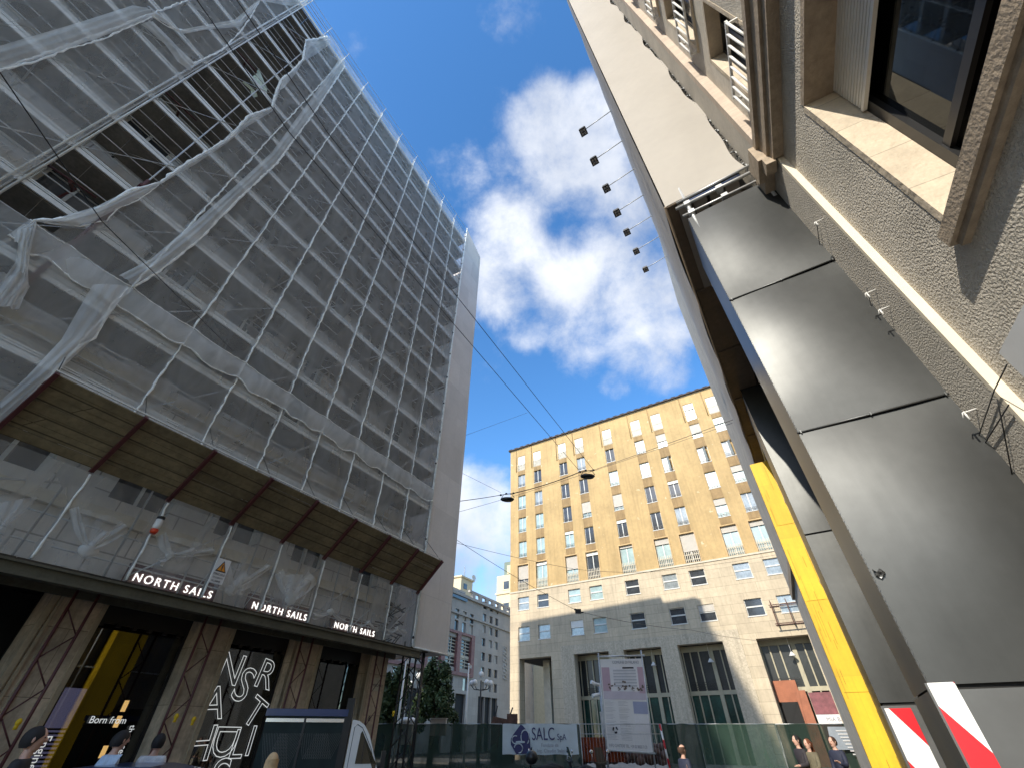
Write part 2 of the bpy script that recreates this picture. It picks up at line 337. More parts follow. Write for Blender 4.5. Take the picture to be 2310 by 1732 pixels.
# ================================================================ GROUND
g=MB(); g.quad((-400,-300,0),(400,-300,0),(400,500,0),(-400,500,0))
single('road',FW,(0,0,0),g,'asphalt',None,None,kind='structure')
g=MB(); g.box(-60,16,8.9,12.9,0,.13); single('pavement',FL,(0,8.9,0),g,'pave',None,None,kind='structure')
g=MB(); g.box(-30,30,-1.84,-.35,.0,.12); single('pavement',FR,(0,-1,0),g,'pave',None,None,kind='structure')
g=MB(); g.box(-40,30,38,45.88,0,.13); single('pavement',FT,(0,40,0),g,'pave',None,None,kind='structure')

# ================================================================ OCHRE BUILDING (end of the street)
Y0=45.9
TB=Thing('ochre_apartment_building',FT,(-8,Y0,0),'tall ochre and limestone apartment building at the end of the street with an arcade','building')
cols=[-26.9,-24.38,-20.5,-17.96,-14.0,-10.14,-7.5,-3.5,-.88]; allcols=cols+[2.95,5.5,9.4]
mids=[(28.0,29.8),(24.82,26.72),(21.77,23.67),(18.70,20.60)]
hol=[]
for u in allcols:
    hol.append((u-.58,u+.58,30.45,32.75)); hol.append((u-.74,u+.74,14.95,17.78))
    for a,b in mids: hol.append((u-.57,u+.57,a,b))
b=MB(); b.wall(-28.7,14,14.8,34.0,Y0,hol,.28); wallmb=b
b=MB(); b.box(-28.69,13.99,Y0+.30,Y0+17,8.6,33.95); TB.part('body',b,'ochre')
st=[]
for u in allcols: st+= [(u-.72,u+.72,12.87,14.22),(u-.72,u+.72,9.83,11.18)]
arc=[(-27.5,-23.7,0,8.22),(-21.1,-17.4,0,8.2),(-15.9,-12.3,0,8.2),(-10.8,-6.87,0,8.2),(-4.2,-.32,0,8.15),(3.0,6.8,0,8.15)]
b=MB(); b.wall(-28.7,14,9.0,14.8,Y0-.02,st,.24); b.wall(-28.7,-22.56,0,9.0,Y0-.02,[arc[0]],.9); b.wall(-5.4,14,0,9.0,Y0-.02,arc[4:],.9)
b.quad((-28.7,Y0-.02,8.25),(-28.7,Y0-.02,14.8),(-28.7,Y0+17,14.8),(-28.7,Y0+17,8.25)); b.box(-28.7,-27.5,Y0+.9,Y0+1.0,0,8.25); TB.part('stone_base',b,'lime')
b=MB(); b.wall(-22.56,-5.4,0,9.0,Y0-.06,arc[1:4],.9); TB.part('granite_portico',b,'granite')
b=MB(); b.box(-28.74,14,Y0-.09,Y0-.02,14.74,14.9); TB.part('string_course',b,'lime_plain')
b=MB(); b.box(-28.75,14,Y0-.02,Y0+.3,33.9,34.0); TB.part('eaves_band',b,'lime_plain')
b=MB(); b.box(-28.9,14,Y0-.28,Y0+17,34.0,34.14)
x=-28.8
while x<14: b.box(x,x+.5,Y0-.32,Y0-.02,34.14,34.20); x+=.95
TB.part('roof_edge',b,'eave')
M['ochre_dirty']=mat('ochre_stained',(.33,.22,.105),.9,var=.2,vscale=.8,stain=.4)
b=MB()
for u in allcols: b.tube([(u-.82,Y0-.05,30.35),(u-.82,Y0-.05,34.0)],.045,6)
TB.part('downpipe_row',b,'ochre_dirty')
for u in allcols:
    for (z0,z1) in ((29.84,30.41),(26.76,27.96),(23.71,24.78),(20.64,21.73),(17.95,18.66)):
        b=MB(); b.box(u-.56,u+.56,Y0-.022,Y0-.004,z0,z1); TB.part('apron_panel',b,'ochre_dirty')
for u in allcols:
    b=MB(); b.box(u-.86,u-.745,Y0-.05,Y0+.02,14.93,17.9); b.box(u+.745,u+.86,Y0-.05,Y0+.02,14.93,17.9); b.box(u-.745,u+.745,Y0-.05,Y0+.02,17.785,17.9); TB.part('window_surround',b,'ochre_sill')
# thin pale joint lines in the render
b=wallmb; b.m=1; r=random.Random(11)
for u in (-25.6,-22.4,-19.2,-16.0,-12.1,-8.8,-5.6,-2.2,1.1):
    z=15.2
    while z<33: z2=z+r.uniform(1.5,4.5); b.box(u-.012+r.uniform(-.02,.02),u+.012,Y0-.006,Y0-.002,z,min(z2,33.2)); z=z2+r.uniform(.2,2.5)
for z in (18.2,21.3,24.3,27.4,30.2):
    u=-28
    while u<4: u2=u+r.uniform(.6,2.2); b.box(u,u2,Y0-.006,Y0-.002,z-.01,z+.012); u=u2+r.uniform(1.5,5)
TB.part('upper_wall',b,['ochre','ochre_sill'])
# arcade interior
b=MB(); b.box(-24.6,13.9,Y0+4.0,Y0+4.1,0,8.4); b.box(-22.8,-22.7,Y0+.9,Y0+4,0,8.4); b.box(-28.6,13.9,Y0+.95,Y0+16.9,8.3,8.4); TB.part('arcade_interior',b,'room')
b=MB(); b.box(-26.1,-25.3,Y0+2.6,Y0+3.2,0,8.25); TB.part('arcade_pier',b,'lime_plain')
for i,(a,c,_,h) in enumerate(arc[1:]):
    f=MB(); y=Y0+1.3
    f.box(a-.3,c+.3,y,y+.12,4.55,4.85); f.box(a-.3,c+.3,y,y+.12,7.75,8.2)
    for t in (0,.17,.36,.62,.66,.84,1): xx=a+(c-a)*t; f.box(xx-.05,xx+.05,y+.01,y+.1,0,8.0)
    xx=a+(c-a)*.64; f.box(xx-.16,xx+.16,y-.02,y+.14,0,8.2)
    sf=TB.part('shopfront',f,'frame_tan')
    p=MB(); p.box(a-.3,c+.3,y+.14,y+.16,4.6,8.2); TB.part('upper_glazing',p,'shopdark',sf)
    p=MB(); p.box(a-.3,c+.3,y+.14,y+.16,0.1,4.6)
    mname='greenpane'
    if mname not in M: M[mname]=mat('green_glazing',(.012,.050,.038),.2,var=.5,vscale=.8,coat=.3)
    TB.part('lower_glazing',p,mname if i<3 else 'room',sf)
    r=MB()
    for k in range(4): r.box(a+.2,a+(c-a)*.55,y-.06,y-.03,4.95+k*.16,4.98+k*.16)
    TB.part('mezzanine_railing',r,'black',sf)
# hanging lamps in the arcade
for k,(px,py) in enumerate([(1475,1500),(1604,1492),(1788,1478)]):
    p=FT.onY(px,py,Y0+.8); m=MB(); m.grid(lambda u,v:(p.x+(.06+.2*v)*math.cos(2*pi*u),p.y+(.06+.2*v)*math.sin(2*pi*u),p.z+.28-.28*v),12,3); m.tube([(p.x,p.y,p.z+.25),(p.x,p.y,8.2)],.015,5)
    single('pendant_lamp',FT,tuple(p),m,'white',['small white pendant lamp hanging in the arcade opening behind the project poster','small white pendant lamp hanging in the widest arcade opening','small white pendant lamp hanging in the arcade opening with the terracotta shop door'][k],'lamp','pendant lamps in the arcade')
# terracotta shop door + mia bag shop in the right arcade bay
b=MB(); y=Y0+1.1; b.box(-4.15,-2.45,y,y+.1,3.9,5.3); b.box(-2.75,-2.0,y-.3,y+.1,0,4.6); TB.part('terracotta_portal',b,'terracotta')
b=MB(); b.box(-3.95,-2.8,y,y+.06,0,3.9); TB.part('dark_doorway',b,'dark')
b=MB(); b.box(-1.85,-.33,y,y+.06,3.1,4.45); TB.part('pink_shop_poster',b,'pinkposter')
b=MB(); b.box(-1.85,-.33,y-.05,y+.06,2.55,3.08); sg=TB.part('shop_sign',b,'paper')
TB.part('lettering',textmb('MIA BAG',.36,(-1.28,y-.07,2.68),(1,0,0),depth=.01),'greyink',sg)
b=MB(); b.box(-1.75,-.4,y,y+.06,1.2,2.5); TB.part('shop_window',b,'pinkposter')
# iron sign frame on the right
b=MB()
for zz in (8.95,10.35): b.box(-2.35,4,Y0-.75,Y0-.69,zz,zz+.06); b.box(-2.35,4,Y0-.12,Y0-.06,zz,zz+.06)
for xx in (-2.2,-1.0,.2,1.5): 
    for yy in (Y0-.75,Y0-.12): b.box(xx,xx+.06,yy,yy+.06,8.9,10.75)
    b.box(xx,xx+.06,Y0-.75,Y0-.02,8.92,8.98)
single('iron_sign_frame',FT,(-1,Y0-.1,8.9),b,'rust','empty rusty iron sign frame bracketed to the stone wall over the arcade','sign frame')
# windows of the ochre building -------------------------------------------------
def wmesh(kind,pan,sh,rng):
    """meshes of one window around its sill centre: list of (name, mesh)"""
    W,H={'top':(1.16,2.3),'mid':(1.14,1.9),'french':(1.48,2.83),'stone':(1.44,1.35)}[kind]
    y=.14 if kind!='french' else .24; x0,x1=-W/2,W/2; f=MB(); t=.055
    f.box(x0,x0+t,y,y+.07,0,H); f.box(x1-t,x1,y,y+.07,0,H); f.box(x0+t,x1-t,y,y+.07,0,t); f.box(x0+t,x1-t,y,y+.07,H-t,H)
    if kind=='stone': f.box(x0+t,x1-t,y-.03,y+.06,H*.5,H*.5+.11); f.box(x0-.05,x1+.05,-.05,y,-.06,.02)
    else: f.box(-.045,.045,y-.01,y+.06,t,H-t)
    if kind=='mid': f.box(x0-.04,x1+.04,-.05,y,-.06,.0)
    res=[('window',f,'frame_white')]
    p=MB()
    if pan=='open': p.box(x0+t,-.05,y+.03,y+.045,t,H-t); p.quad((.03,y,t),(.03+W*.25,y-.38,t),(.03+W*.25,y-.38,H-t),(.03,y,H-t))
    else: p.box(x0+t,x1-t,y+.03,y+.045,t,H-t)
    res.append(('pane',p,{'open':'panesky'}.get(pan,pan)))
    if sh:
        s=MB(); z0=H*(1-sh); k=0; z=z0
        while z<H-.01: s.box(x0+.01,x1-.01,y-.07,y-.055+.006*(k%2),z,min(z+.07,H)); z+=.075; k+=1
        s.box(x0+.01,x1-.01,y-.09,y-.04,z0-.04,z0)
        res.append(('roller_shutter',s,'shutter_white' if kind=='top' or sh<.5 and rng.random()<.4 else 'shutter'))
    r=MB()
    if kind=='top':
        r.box(x0-.06,x1+.06,-.07,-.02,.93,.98); r.box(x0-.06,x1+.06,-.07,-.02,.04,.09)
        for k in range(9): xx=x0+W*k/8; r.box(xx-.022,xx+.022,-.065,-.025,.09,.93)
        res.append(('balcony_railing',r,'lime_plain'))
    elif kind=='mid':
        for zz in (.18,.34): r.box(x0,x1,.0,.03,zz,zz+.03)
        r.box(x0+.3,x0+.33,0,.03,0,.36); r.box(x1-.33,x1-.3,0,.03,0,.36); res.append(('guard_bar',r,'black'))
    elif kind=='french':
        for k in range(8):
            xx=x0+.09+(W-.18)*k/7; r.box(xx-.035,xx+.035,.0,.05,.02,.98); r.poly([(xx-.035,0,.98),(xx+.035,0,.98),(xx,0,1.08)])
        r.box(x0,x1,.05,.08,.25,.32); r.box(x0,x1,.05,.08,.72,.79); res.append(('balcony_railing',r,'lime_plain'))
    return res
cache={}
def put_window(T,kind,pan,sh,x,y,z,rng):
    key=(kind,pan,sh)
    if key not in cache:
        cache[key]=[(nme,mesh(nme,mb,m)) for nme,mb,m in wmesh(kind,pan,sh,rng)]
    w=None
    for nme,me in cache[key]:
        o=bpy.data.objects.new(nme,me); COL.objects.link(o)
        if w is None: w=o; o.parent=T.o; o.location=Vector((x,y,z))-T.org
        else: o.parent=w
rng=random.Random(4)
tops=[.98]*7+[.35,.98,.9,.98,.9]
midtab={ # column -> per row from the top (pane, shutter)
0:['panesky','curtain','curtain','curtain'],1:['panedark','panesky','curtain','curtain'],2:['panedark','panedark','panedark','S1'],3:['panesky','panedark','S6','panedark'],
4:['panedark','curtain','S7','S1d'],5:['panesky','curtain','panedark','panedark'],6:['S5','open','S1d','panesky'],7:['S6','open','curtain','S3'],8:['S4','open','S3','panesky'],
9:['curtain','S5','panedark','curtain'],10:['panedark','curtain','S5','panesky'],11:['curtain','S6','panedark','curtain']}
fr=['S55','S12','S50','S12','S08','S20','S60','S20','S16','S2','S4','S2']
for i,u in enumerate(allcols):
    put_window(TB,'top','panesky' if i==7 else 'curtain',tops[i],u,Y0,30.45,rng)
    for j,(a,b_) in enumerate(mids):
        k=midtab[i][j]
        if k[0]=='S': put_window(TB,'mid','panedark' if k.endswith('d') else 'curtain',{'1':.16,'3':.34,'4':.45,'5':.55,'6':.68,'7':.75}[k[1]],u,Y0,a,rng)
        else: put_window(TB,'mid',k,0,u,Y0,a,rng)
    put_window(TB,'french','curtain' if i%3 else 'panedark',float('0.'+fr[i][1:]),u,Y0,14.95,rng)
    put_window(TB,'stone',['panesky','panedark','curtain','curtain','panedark','panesky','panedark','panesky','panesky','panesky','curtain','panedark'][i],0,u,Y0-.02,12.87,rng)
    put_window(TB,'stone',['panesky','panesky','panesky','curtain','panedark','panedark','panedark','panedark','panesky','curtain','curtain','panedark'][i],[0,0,.45,0,0,0,.4,0,0,0,0,0][i],u,Y0-.02,9.83,rng)

# ================================================================ FAR BUILDINGS
WG=50.0
GB=Thing('grey_stone_building',FL,(100,WG,0),'grey stone office block across the far square with tall red framed window bays','building')
def gp(px,py): return FL.onY(px,py,WG)
xr=gp(1150,1400).x; xe=xr+12
bay0=gp(880,1450).x; bay1=gp(1068,1450).x; zb0=gp(1066,1521).z; zb1=gp(1070,1440).z
ztop=gp(1065,1355).z; zc1=gp(1068,1395).z
hol=[]; gw=[]
def gwin(px,py,w_=1.0,h=1.3):
    c=gp(px,py); r=(c.x-w_/2,c.x+w_/2,c.z-h/2,c.z+h/2); hol.append(r); gw.append(r)
rows_r=[1370,1397,1423,1452,1484,1517,1550]
xs_r=[gp(1092,1423).x,gp(1107,1425).x,gp(1120,1427).x]
for py in rows_r:
    zc=gp(1107,py).z
    for x in xs_r:
        r=(x-.62,x+.62,zc-.66,zc+.66); hol.append(r); gw.append(r)
for zc in (gp(1040,1386).z,gp(1040,1412).z):
    for k in range(9):
        x=bay1-1.0-k*2.5; r=(x-.62,x+.62,zc-.8,zc+.8); hol.append(r); gw.append(r)
zc=gp(1040,1541).z
for k in range(9):
    x=bay1-2-k*4.6; r=(x-.75,x+.75,zc-.9,zc+.9); hol.append(r); gw.append(r)
zpt=gp(1110,1573).z
por=[(x-1.1,x+1.1,0,zpt) for x in (gp(1085,1600).x,gp(1100,1600).x,gp(1115,1600).x)]+[(bay1-3.2-k*6.2-1.6,bay1-3.2-k*6.2+1.6,0,zpt) for k in range(7)]
bigb=[]
for k in range(9):
    x1_=bay1-.9-k*4.6; bigb.append((x1_-3.1,x1_,zb0+.6,zb1-.6))
b=MB(); b.wall(20,xe,0,ztop,WG,hol+por+bigb,.5); b.box(20,xe-.02,WG+.55,WG+18,0,ztop-.02)
b.quad((xe,WG,0),(xe,WG+18,0),(xe,WG+18,ztop),(xe,WG,ztop)); GB.part('facade_wall',b,'greystone')
b=MB(); b.box(20,xe,WG-.3,WG+.02,zc1-.15,zc1+.15); b.box(20,xe,WG-.5,WG+18,ztop,ztop+.5)
GB.part('cornice',b,'greystone')
b=MB()
for k in range(10):
    x=bay1-k*4.6; b.box(x-1.1,x,WG-.35,WG+.3,zb0,zb1)
b.box(20,bay1,WG-.35,WG+.3,zb0-.5,zb0); b.box(20,bay1,WG-.35,WG+.3,zb1,zb1+.4); GB.part('red_bay_frame',b,'redstone')
for i,r in enumerate(gw):
    f=MB(); f.m=0; f.box(r[0],r[1],WG+.3,WG+.36,r[2],r[3]); o=GB.part('window',f,['panedark','panesky','shutter','panedark'][i*7%4])
for r in bigb:
    f=MB(); n=9
    for k in range(n+1): z=r[2]+(r[3]-r[2])*k/n; f.box(r[0],r[1],WG+.15,WG+.3,z-(.35 if k==4 else .06),z+.06)
    f.box((r[0]+r[1])/2-.06,(r[0]+r[1])/2+.06,WG+.15,WG+.3,r[2],r[3]); o=GB.part('bay_window',f,'lime_plain')
    p=MB(); p.box(r[0],r[1],WG+.32,WG+.35,r[2],r[3]); GB.part('pane',p,'panedark',o)
for r in por:
    p=MB(); p.box(r[0],r[1],WG+.45,WG+.5,0,r[3]); GB.part('portal_glass',p,'dark')
# roof pieces of the grey building
a=gp(1012,1330); b=MB(); zat=gp(1030,1322).z; b.box(20,gp(1055,1352).x,WG+.6,WG+14,ztop+.4,zat); at=GB.part('attic_storey',b,'greystone')
p=MB()
for k in range(8): x=gp(1055,1352).x-1.5-k*4; p.box(x-1.2,x+1.2,WG+.5,WG+.62,ztop+.7,zat-.4)
GB.part('attic_window',p,'panedark',at)
p=MB(); p.box(20,gp(1052,1352).x,WG-.3,WG-.2,ztop-.6,ztop-.1); GB.part('glass_balustrade',p,'panedark')
b=MB(); x0=gp(1062,1345).x
for k in range(9):
    x=x0+1+k*2.6; b.box(x,x+1.1,WG+.2,WG+.6,ztop+.7,ztop+1.6)
b.box(x0,xe-2,WG+.2,WG+.7,ztop+1.6,ztop+2.0); b.box(x0,xe-2,WG+.2,WG+.7,ztop+.5,ztop+.7); GB.part('roof_loggia',b,'greystone')
b=MB(); q0=FL.onY(1040,1312,WG+3).x; q1=FL.onY(1066,1318,WG+3).x; zpe=FL.onY(1058,1308,WG+3).z; b.box(q0,q1,WG+3,WG+9,ztop,zpe); b.box(q0-.3,q1+.3,WG+2.7,WG+9.3,zpe,zpe+.3)
pe=GB.part('yellow_penthouse',b,'cream')
p=MB(); p.box(q0+1.0,q0+2.2,WG+2.9,WG+3.02,zpe-2.0,zpe-1.0); GB.part('penthouse_window',p,'panedark',pe)
# carved relief on the right of the grey facade
b=MB(); rr=random.Random(3); rx=gp(1139,1500); zr0=gp(1139,1532).z; zr1=gp(1139,1458).z
b.grid(lambda u,v:(rx.x-1.1+2.2*u+.15*math.sin(v*30),WG-.03-.28*math.sin(pi*u)*abs(math.sin(v*31+3*u))*abs(math.sin(7*u+v*12)),zr0+(zr1-zr0)*v),14,70)
GB.part('carved_relief',b,'greystone')
p=FL.onY(1066,1303,WG+3.4); m=MB(); m.grid(lambda u,v:(p.x+.8*v*math.cos(2*pi*u),WG+3.4-.35*v*v*1.0,p.z+.6*v*math.sin(2*pi*u)),16,4); m.tube([(p.x,WG+3.6,zpe+.3),(p.x,WG+3.4,p.z)],.08,6)
single('satellite_dish',FL,(p.x,WG+3.5,zpe+.3),m,'white','white satellite dish on the yellow penthouse of the far grey building','satellite dish')
p=FL.onY(1047,1300,WG+4); m=MB(); z0=zpe+.3; m.tube([(p.x,WG+4,z0),(p.x,WG+4,z0+2.6)],.06,5)
for k in range(6): m.tube([(p.x-.5+k*.05,WG+4,z0+.9+k*.3),(p.x+.5-k*.05,WG+4,z0+.9+k*.3)],.03,4)
single('roof_antenna',FL,(p.x,WG+4,z0),m,'galv','thin television aerial beside the satellite dish on the far roof','antenna')
# tower beyond the ochre building
def tp(px,py): return FT.onY(px,py,100)
a=tp(1120,1360); b_=tp(1165,1360); zt=tp(1140,1296).z; zt2=tp(1140,1264).z
TW=Thing('cream_tower_block',FT,((a.x+b_.x)/2,100,0),'narrow cream tower block with stepped green top behind the ochre building','building')
b=MB(); b.box(a.x,a.x+22,100,118,0,zt); b.box(a.x-.3,a.x+22,99.7,100,zt-4.6,zt-4.2); TW.part('shaft',b,'cream')
b=MB(); b.box(a.x+1.6,a.x+20,101,116,zt,zt2); TW.part('stepped_top',b,mat('green_grey_cladding',(.16,.20,.16),.7))
b=MB(); b.box(a.x+2.6,a.x+5.0,100.85,101,zt+.5,zt2-1); b.box(a.x+3.2,a.x+4.4,100.8,100.86,zt+1,zt+2.6); TW.part('cream_bay',b,'cream')  # cream bay set on the green-grey top
zz=zt-2.5
while zz>4:
    f=MB(); f.box(a.x+2.2,a.x+3.8,99.93,99.99,zz-1,zz+.9); TW.part('window',f,'panedark'); 
    f=MB(); f.box(a.x+1.95,a.x+4.05,99.9,99.97,zz+.9,zz+1.1); f.box(a.x+1.95,a.x+4.05,99.9,99.97,zz-1.2,zz-1); TW.part('window_surround',f,'lime_plain'); zz-=5.2

# ================================================================ SCAFFOLDED BUILDING (left)
WL=12.9; ZR=31.2
LB=Thing('travertine_building',FL,(0,WL,0),'multi storey travertine office building behind white scaffold netting on the left','building')
hol=[]; xs=[-27+2.62*k for k in range(16)]
for k in range(8):
    for x in xs: hol.append((x-.68,x+.68,6.1+3.18*k,8.1+3.18*k))
b=MB(); b.wall(-42,14.3,4.33,ZR,WL,hol,.35); b.quad((14.3,WL,0),(14.3,WL,ZR),(14.3,WL+18.5,ZR),(14.3,WL+18.5,0)); b.quad((-42,WL,0),(-42,WL,ZR),(-42,WL+18.5,ZR),(-42,WL+18.5,0))
b.box(-41.9,14.2,WL+2.6,WL+13,4.4,ZR-.01); b.box(-42,14.3,WL,WL+18.5,ZR,ZR+.25); b.box(-41,13.6,WL+2.2,WL+18.3,ZR+.26,33.3); LB.part('upper_wall',b,'trav')  # hidden roof box added to level the building's shadow on the ochre facade
for k in range(8): b=MB(); b.box(-42,14.34,WL-.16,WL+.01,5.55+3.18*k,5.8+3.18*k); LB.part('string_course',b,'lime_plain')
wf=MB(); wf.box(-.68,-.6,.28,.36,0,2); wf.box(.6,.68,.28,.36,0,2); wf.box(-.6,.6,.28,.36,0,.08); wf.box(-.6,.6,.28,.36,1.92,2); wf.box(-.04,.04,.28,.36,.08,1.92)
wp=MB(); wp.box(-.6,.6,.31,.33,.08,1.92); mf=mesh('window',wf,'frame_white'); mp_=mesh('pane',wp,'panedark'); ms=MB(); ms.box(-.6,.6,.24,.27,1.0,1.95); msh=mesh('roller_shutter',ms,'shutter')
for i,h in enumerate(hol):
    if h[0]<-13: continue
    o=bpy.data.objects.new('window',mf); COL.objects.link(o); o.parent=LB.o; o.location=Vector(((h[0]+h[1])/2,WL,h[2]))-LB.org
    q=bpy.data.objects.new('pane',mp_); COL.objects.link(q); q.parent=o
    if i%3==0: q=bpy.data.objects.new('roller_shutter',msh); COL.objects.link(q); q.parent=o
shop=[(4.93,7.1),(8.05,10.15),(11.1,13.3)]
b=MB(); b.wall(-42,14.3,0,4.33,WL,[(-4.2,-1.8,0,4.15),(-1.0,3.9,0,4.12)]+[(a,c,.25,4.3) for a,c in shop],.5); LB.part('ground_floor_piers',b,'travpier')
b=MB()
for a,c in [(-1.0,3.9)]+shop:
    b.box(a-.1,a,WL-.05,WL+.12,.12,4.3); b.box(c,c+.1,WL-.05,WL+.12,.12,4.3)
for d in (.14,.3): b.box(3.9+d,3.96+d,WL-.04,WL+.0,.12,4.3); b.box(-1,4.2,WL-.05,WL,4.14+d*.4,4.18+d*.4)
LB.part('opening_surround',b,mat('pale_travertine_jamb',(.42,.34,.235),.6,var=.15,stain=.3))
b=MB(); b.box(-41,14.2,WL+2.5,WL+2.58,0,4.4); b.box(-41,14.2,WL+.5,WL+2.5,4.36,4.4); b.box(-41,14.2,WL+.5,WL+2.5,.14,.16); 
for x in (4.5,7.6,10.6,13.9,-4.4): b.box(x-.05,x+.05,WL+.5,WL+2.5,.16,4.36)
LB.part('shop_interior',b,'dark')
for i,(a,c) in enumerate(shop):
    f=MB(); y=WL+.42; f.box(a,c,y,y+.08,3.72,4.3); f.box(a,a+.06,y,y+.08,.25,3.72); f.box(c-.06,c,y,y+.08,.25,3.72); f.box(a+.06,c-.06,y,y+.08,.25,.33)
    for k in range(6): f.box(a+.15+k*.35,a+.25+k*.35,y-.06,y,3.66,3.74)
    o=LB.part('shop_window_frame',f,'black')
    p=MB(); p.box(a+.06,c-.06,y+.03,y+.045,.33,3.72); LB.part('shop_window_glass',p,'glass',o)
    # displays inside
b=MB()
for k in range(26): b.box(5.5,5.9,WL+1.3,WL+1.36,.75+k*.07,.75+k*.07+(.035 if k<16 else .07))
LB.part('striped_display',b,'ledwall')
b=MB()
for k in range(22): b.box(10.9,11.6,WL+2.3,WL+2.36,1.9+k*.07,1.935+k*.07)
LB.part('striped_display',b,'ledwall')
b=MB()
for z in (1.35,1.9,2.2): b.box(6.95,7.03,WL+1.6,WL+1.66,z,z+.22)
LB.part('lit_shelf_bay',b,'goldlight')
M['offwhite']=mat('glowing_off_white_ink',(.62,.64,.62),.6,var=.02,emit=((.6,.62,.62),.3))  # ink given emission so the window lettering reads brighter
yt=WL+.405
LB.part('window_lettering',textmb('Born from',.17,(5.85,yt,1.95),(1,0,0),depth=.004),'offwhite')
LB.part('window_lettering',textmb('the ocean',.16,(6.7,yt,1.93),(0,0,-1),(1,0,0),depth=.004),'offwhite')
LB.part('window_lettering',textmb('Engineered',.2,(5.23,yt,1.75),(.0,0,-1),(1,0,0),depth=.004),'offwhite')
# scattered outline letters on the second shop window
for ch,x,z,sz,rot in [('N',8.15,2.85,1.0,-4),('R',9.36,2.85,.98,-8),('S',8.78,2.55,1.1,-14),('A',8.13,2.05,1.0,4),('T',9.35,2.1,.9,-24),('H',8.14,1.25,1.0,3),('D',8.80,2.0,.95,-90),('I',9.75,1.35,.9,0),('A',8.35,.45,1.0,-4),('S',9.05,.5,1.15,4),('L',9.3,1.3,.85,0)]:
    cr,sr=math.cos(R_(rot)),math.sin(R_(rot))
    LB.part('outline_letter',textmb(ch,sz,(x,yt,z),(cr,0,sr),(-sr,0,cr),outline=.0095),'offwhite')
# reflected poster and yellow surface, imitated by glowing boards behind the third window
b=MB(); b.box(12.2,13.1,WL+.9,WL+.94,.9,2.35); o=LB.part('poster_reflection',b,mat('grey_poster_reflection',(.30,.31,.30),.6,var=.5,vscale=2.5,emit=((.16,.17,.17),.35)))
b=MB(); r=random.Random(6)
for k in range(14): xx=12.25+.058*k; hgt=.2+.25*r.random(); b.box(xx,xx+.05,WL+.88,WL+.9,1.2,1.2+hgt)
LB.part('reflected_tree_picture',b,'ink',o)
b=MB(); b.poly([(13.12,WL+.9,.9),(13.62,WL+.9,.9),(13.66,WL+.9,2.15),(13.3,WL+.9,2.15)]); LB.part('yellow_reflection',b,mat('glowing_yellow_reflection',(.8,.55,.01),.5,var=.1,emit=((.8,.52,.01),.45)))
# stone street plate and house number
b=MB(); b.box(13.62,14.1,WL-.03,WL,2.98,3.35); o=LB.part('street_plate',b,'lime_plain'); LB.part('lettering',textmb('MERCATO',.11,(13.65,WL-.034,3.1),(1,0,0),depth=.004),'ink',o)
LB.part('house_number',textmb('8',.2,(13.75,WL-.012,2.15),(1,0,0),depth=.01),'ink')
# jackets on hangers in the second window
for k,(x,c) in enumerate([(8.95,'cloth_white'),(9.22,'cloth_green'),(9.5,'cloth_grey'),(9.75,'cloth_green'),(10.5,'cloth_white')]):
    if c not in M: M[c]=mat(c,{'cloth_white':(.62,.60,.52),'cloth_green':(.03,.06,.03),'cloth_grey':(.25,.24,.22)}[c],.9,var=.2,vscale=5,emit=({'cloth_white':(.6,.58,.5),'cloth_green':(.03,.06,.03),'cloth_grey':(.25,.24,.22)}[c],.0))
    m=MB(); y=WL+1.1
    m.grid(lambda u,v:(x+(.10+.10*v-.06*(v<.06))*math.cos(2*pi*u)*(1+.06*math.sin(v*40)),y+(.16+.05*v)*math.sin(2*pi*u)*(1 if v>.05 else .4),1.62-.85*v),16,18)
    m.tube([(x,y-.02,1.62),(x,y-.02,1.78),(x+.03,y-.02,1.8)],.006,4)
    single('hanging_jacket',FL,(x,y,.9),m,c,['ribbed white jacket hanging leftmost behind the second shop window','dark green jacket hanging second from the left behind the shop window','grey jacket hanging in the middle behind the second shop window','dark green jacket hanging fourth from the left behind the shop window','white jacket hanging rightmost behind the second shop window'][k],'jacket','jackets on the shop rail')
# lit shop signs
for k,(x,lab) in enumerate([(4.98,'lit sign of white letters, nearest of the three over the shop windows'),(8.07,'lit sign of white letters, middle of the three over the shop windows'),(11.12,'lit sign of white letters, farthest of the three near the street plate')]):
    b=MB(); b.box(x-.15,x+2.0,12.62,12.72,4.30,4.84); T=Thing('shop_sign',FL,(x,12.6,4.3),lab,'shop sign','lit shop signs over the windows')
    T.part('sign_board',b,'redsteel'); T.part('lettering',textmb('NORTH SAILS',.25,(x-.0,12.60,4.49),(1,0,0),depth=.02,sp=1.3),'sign')
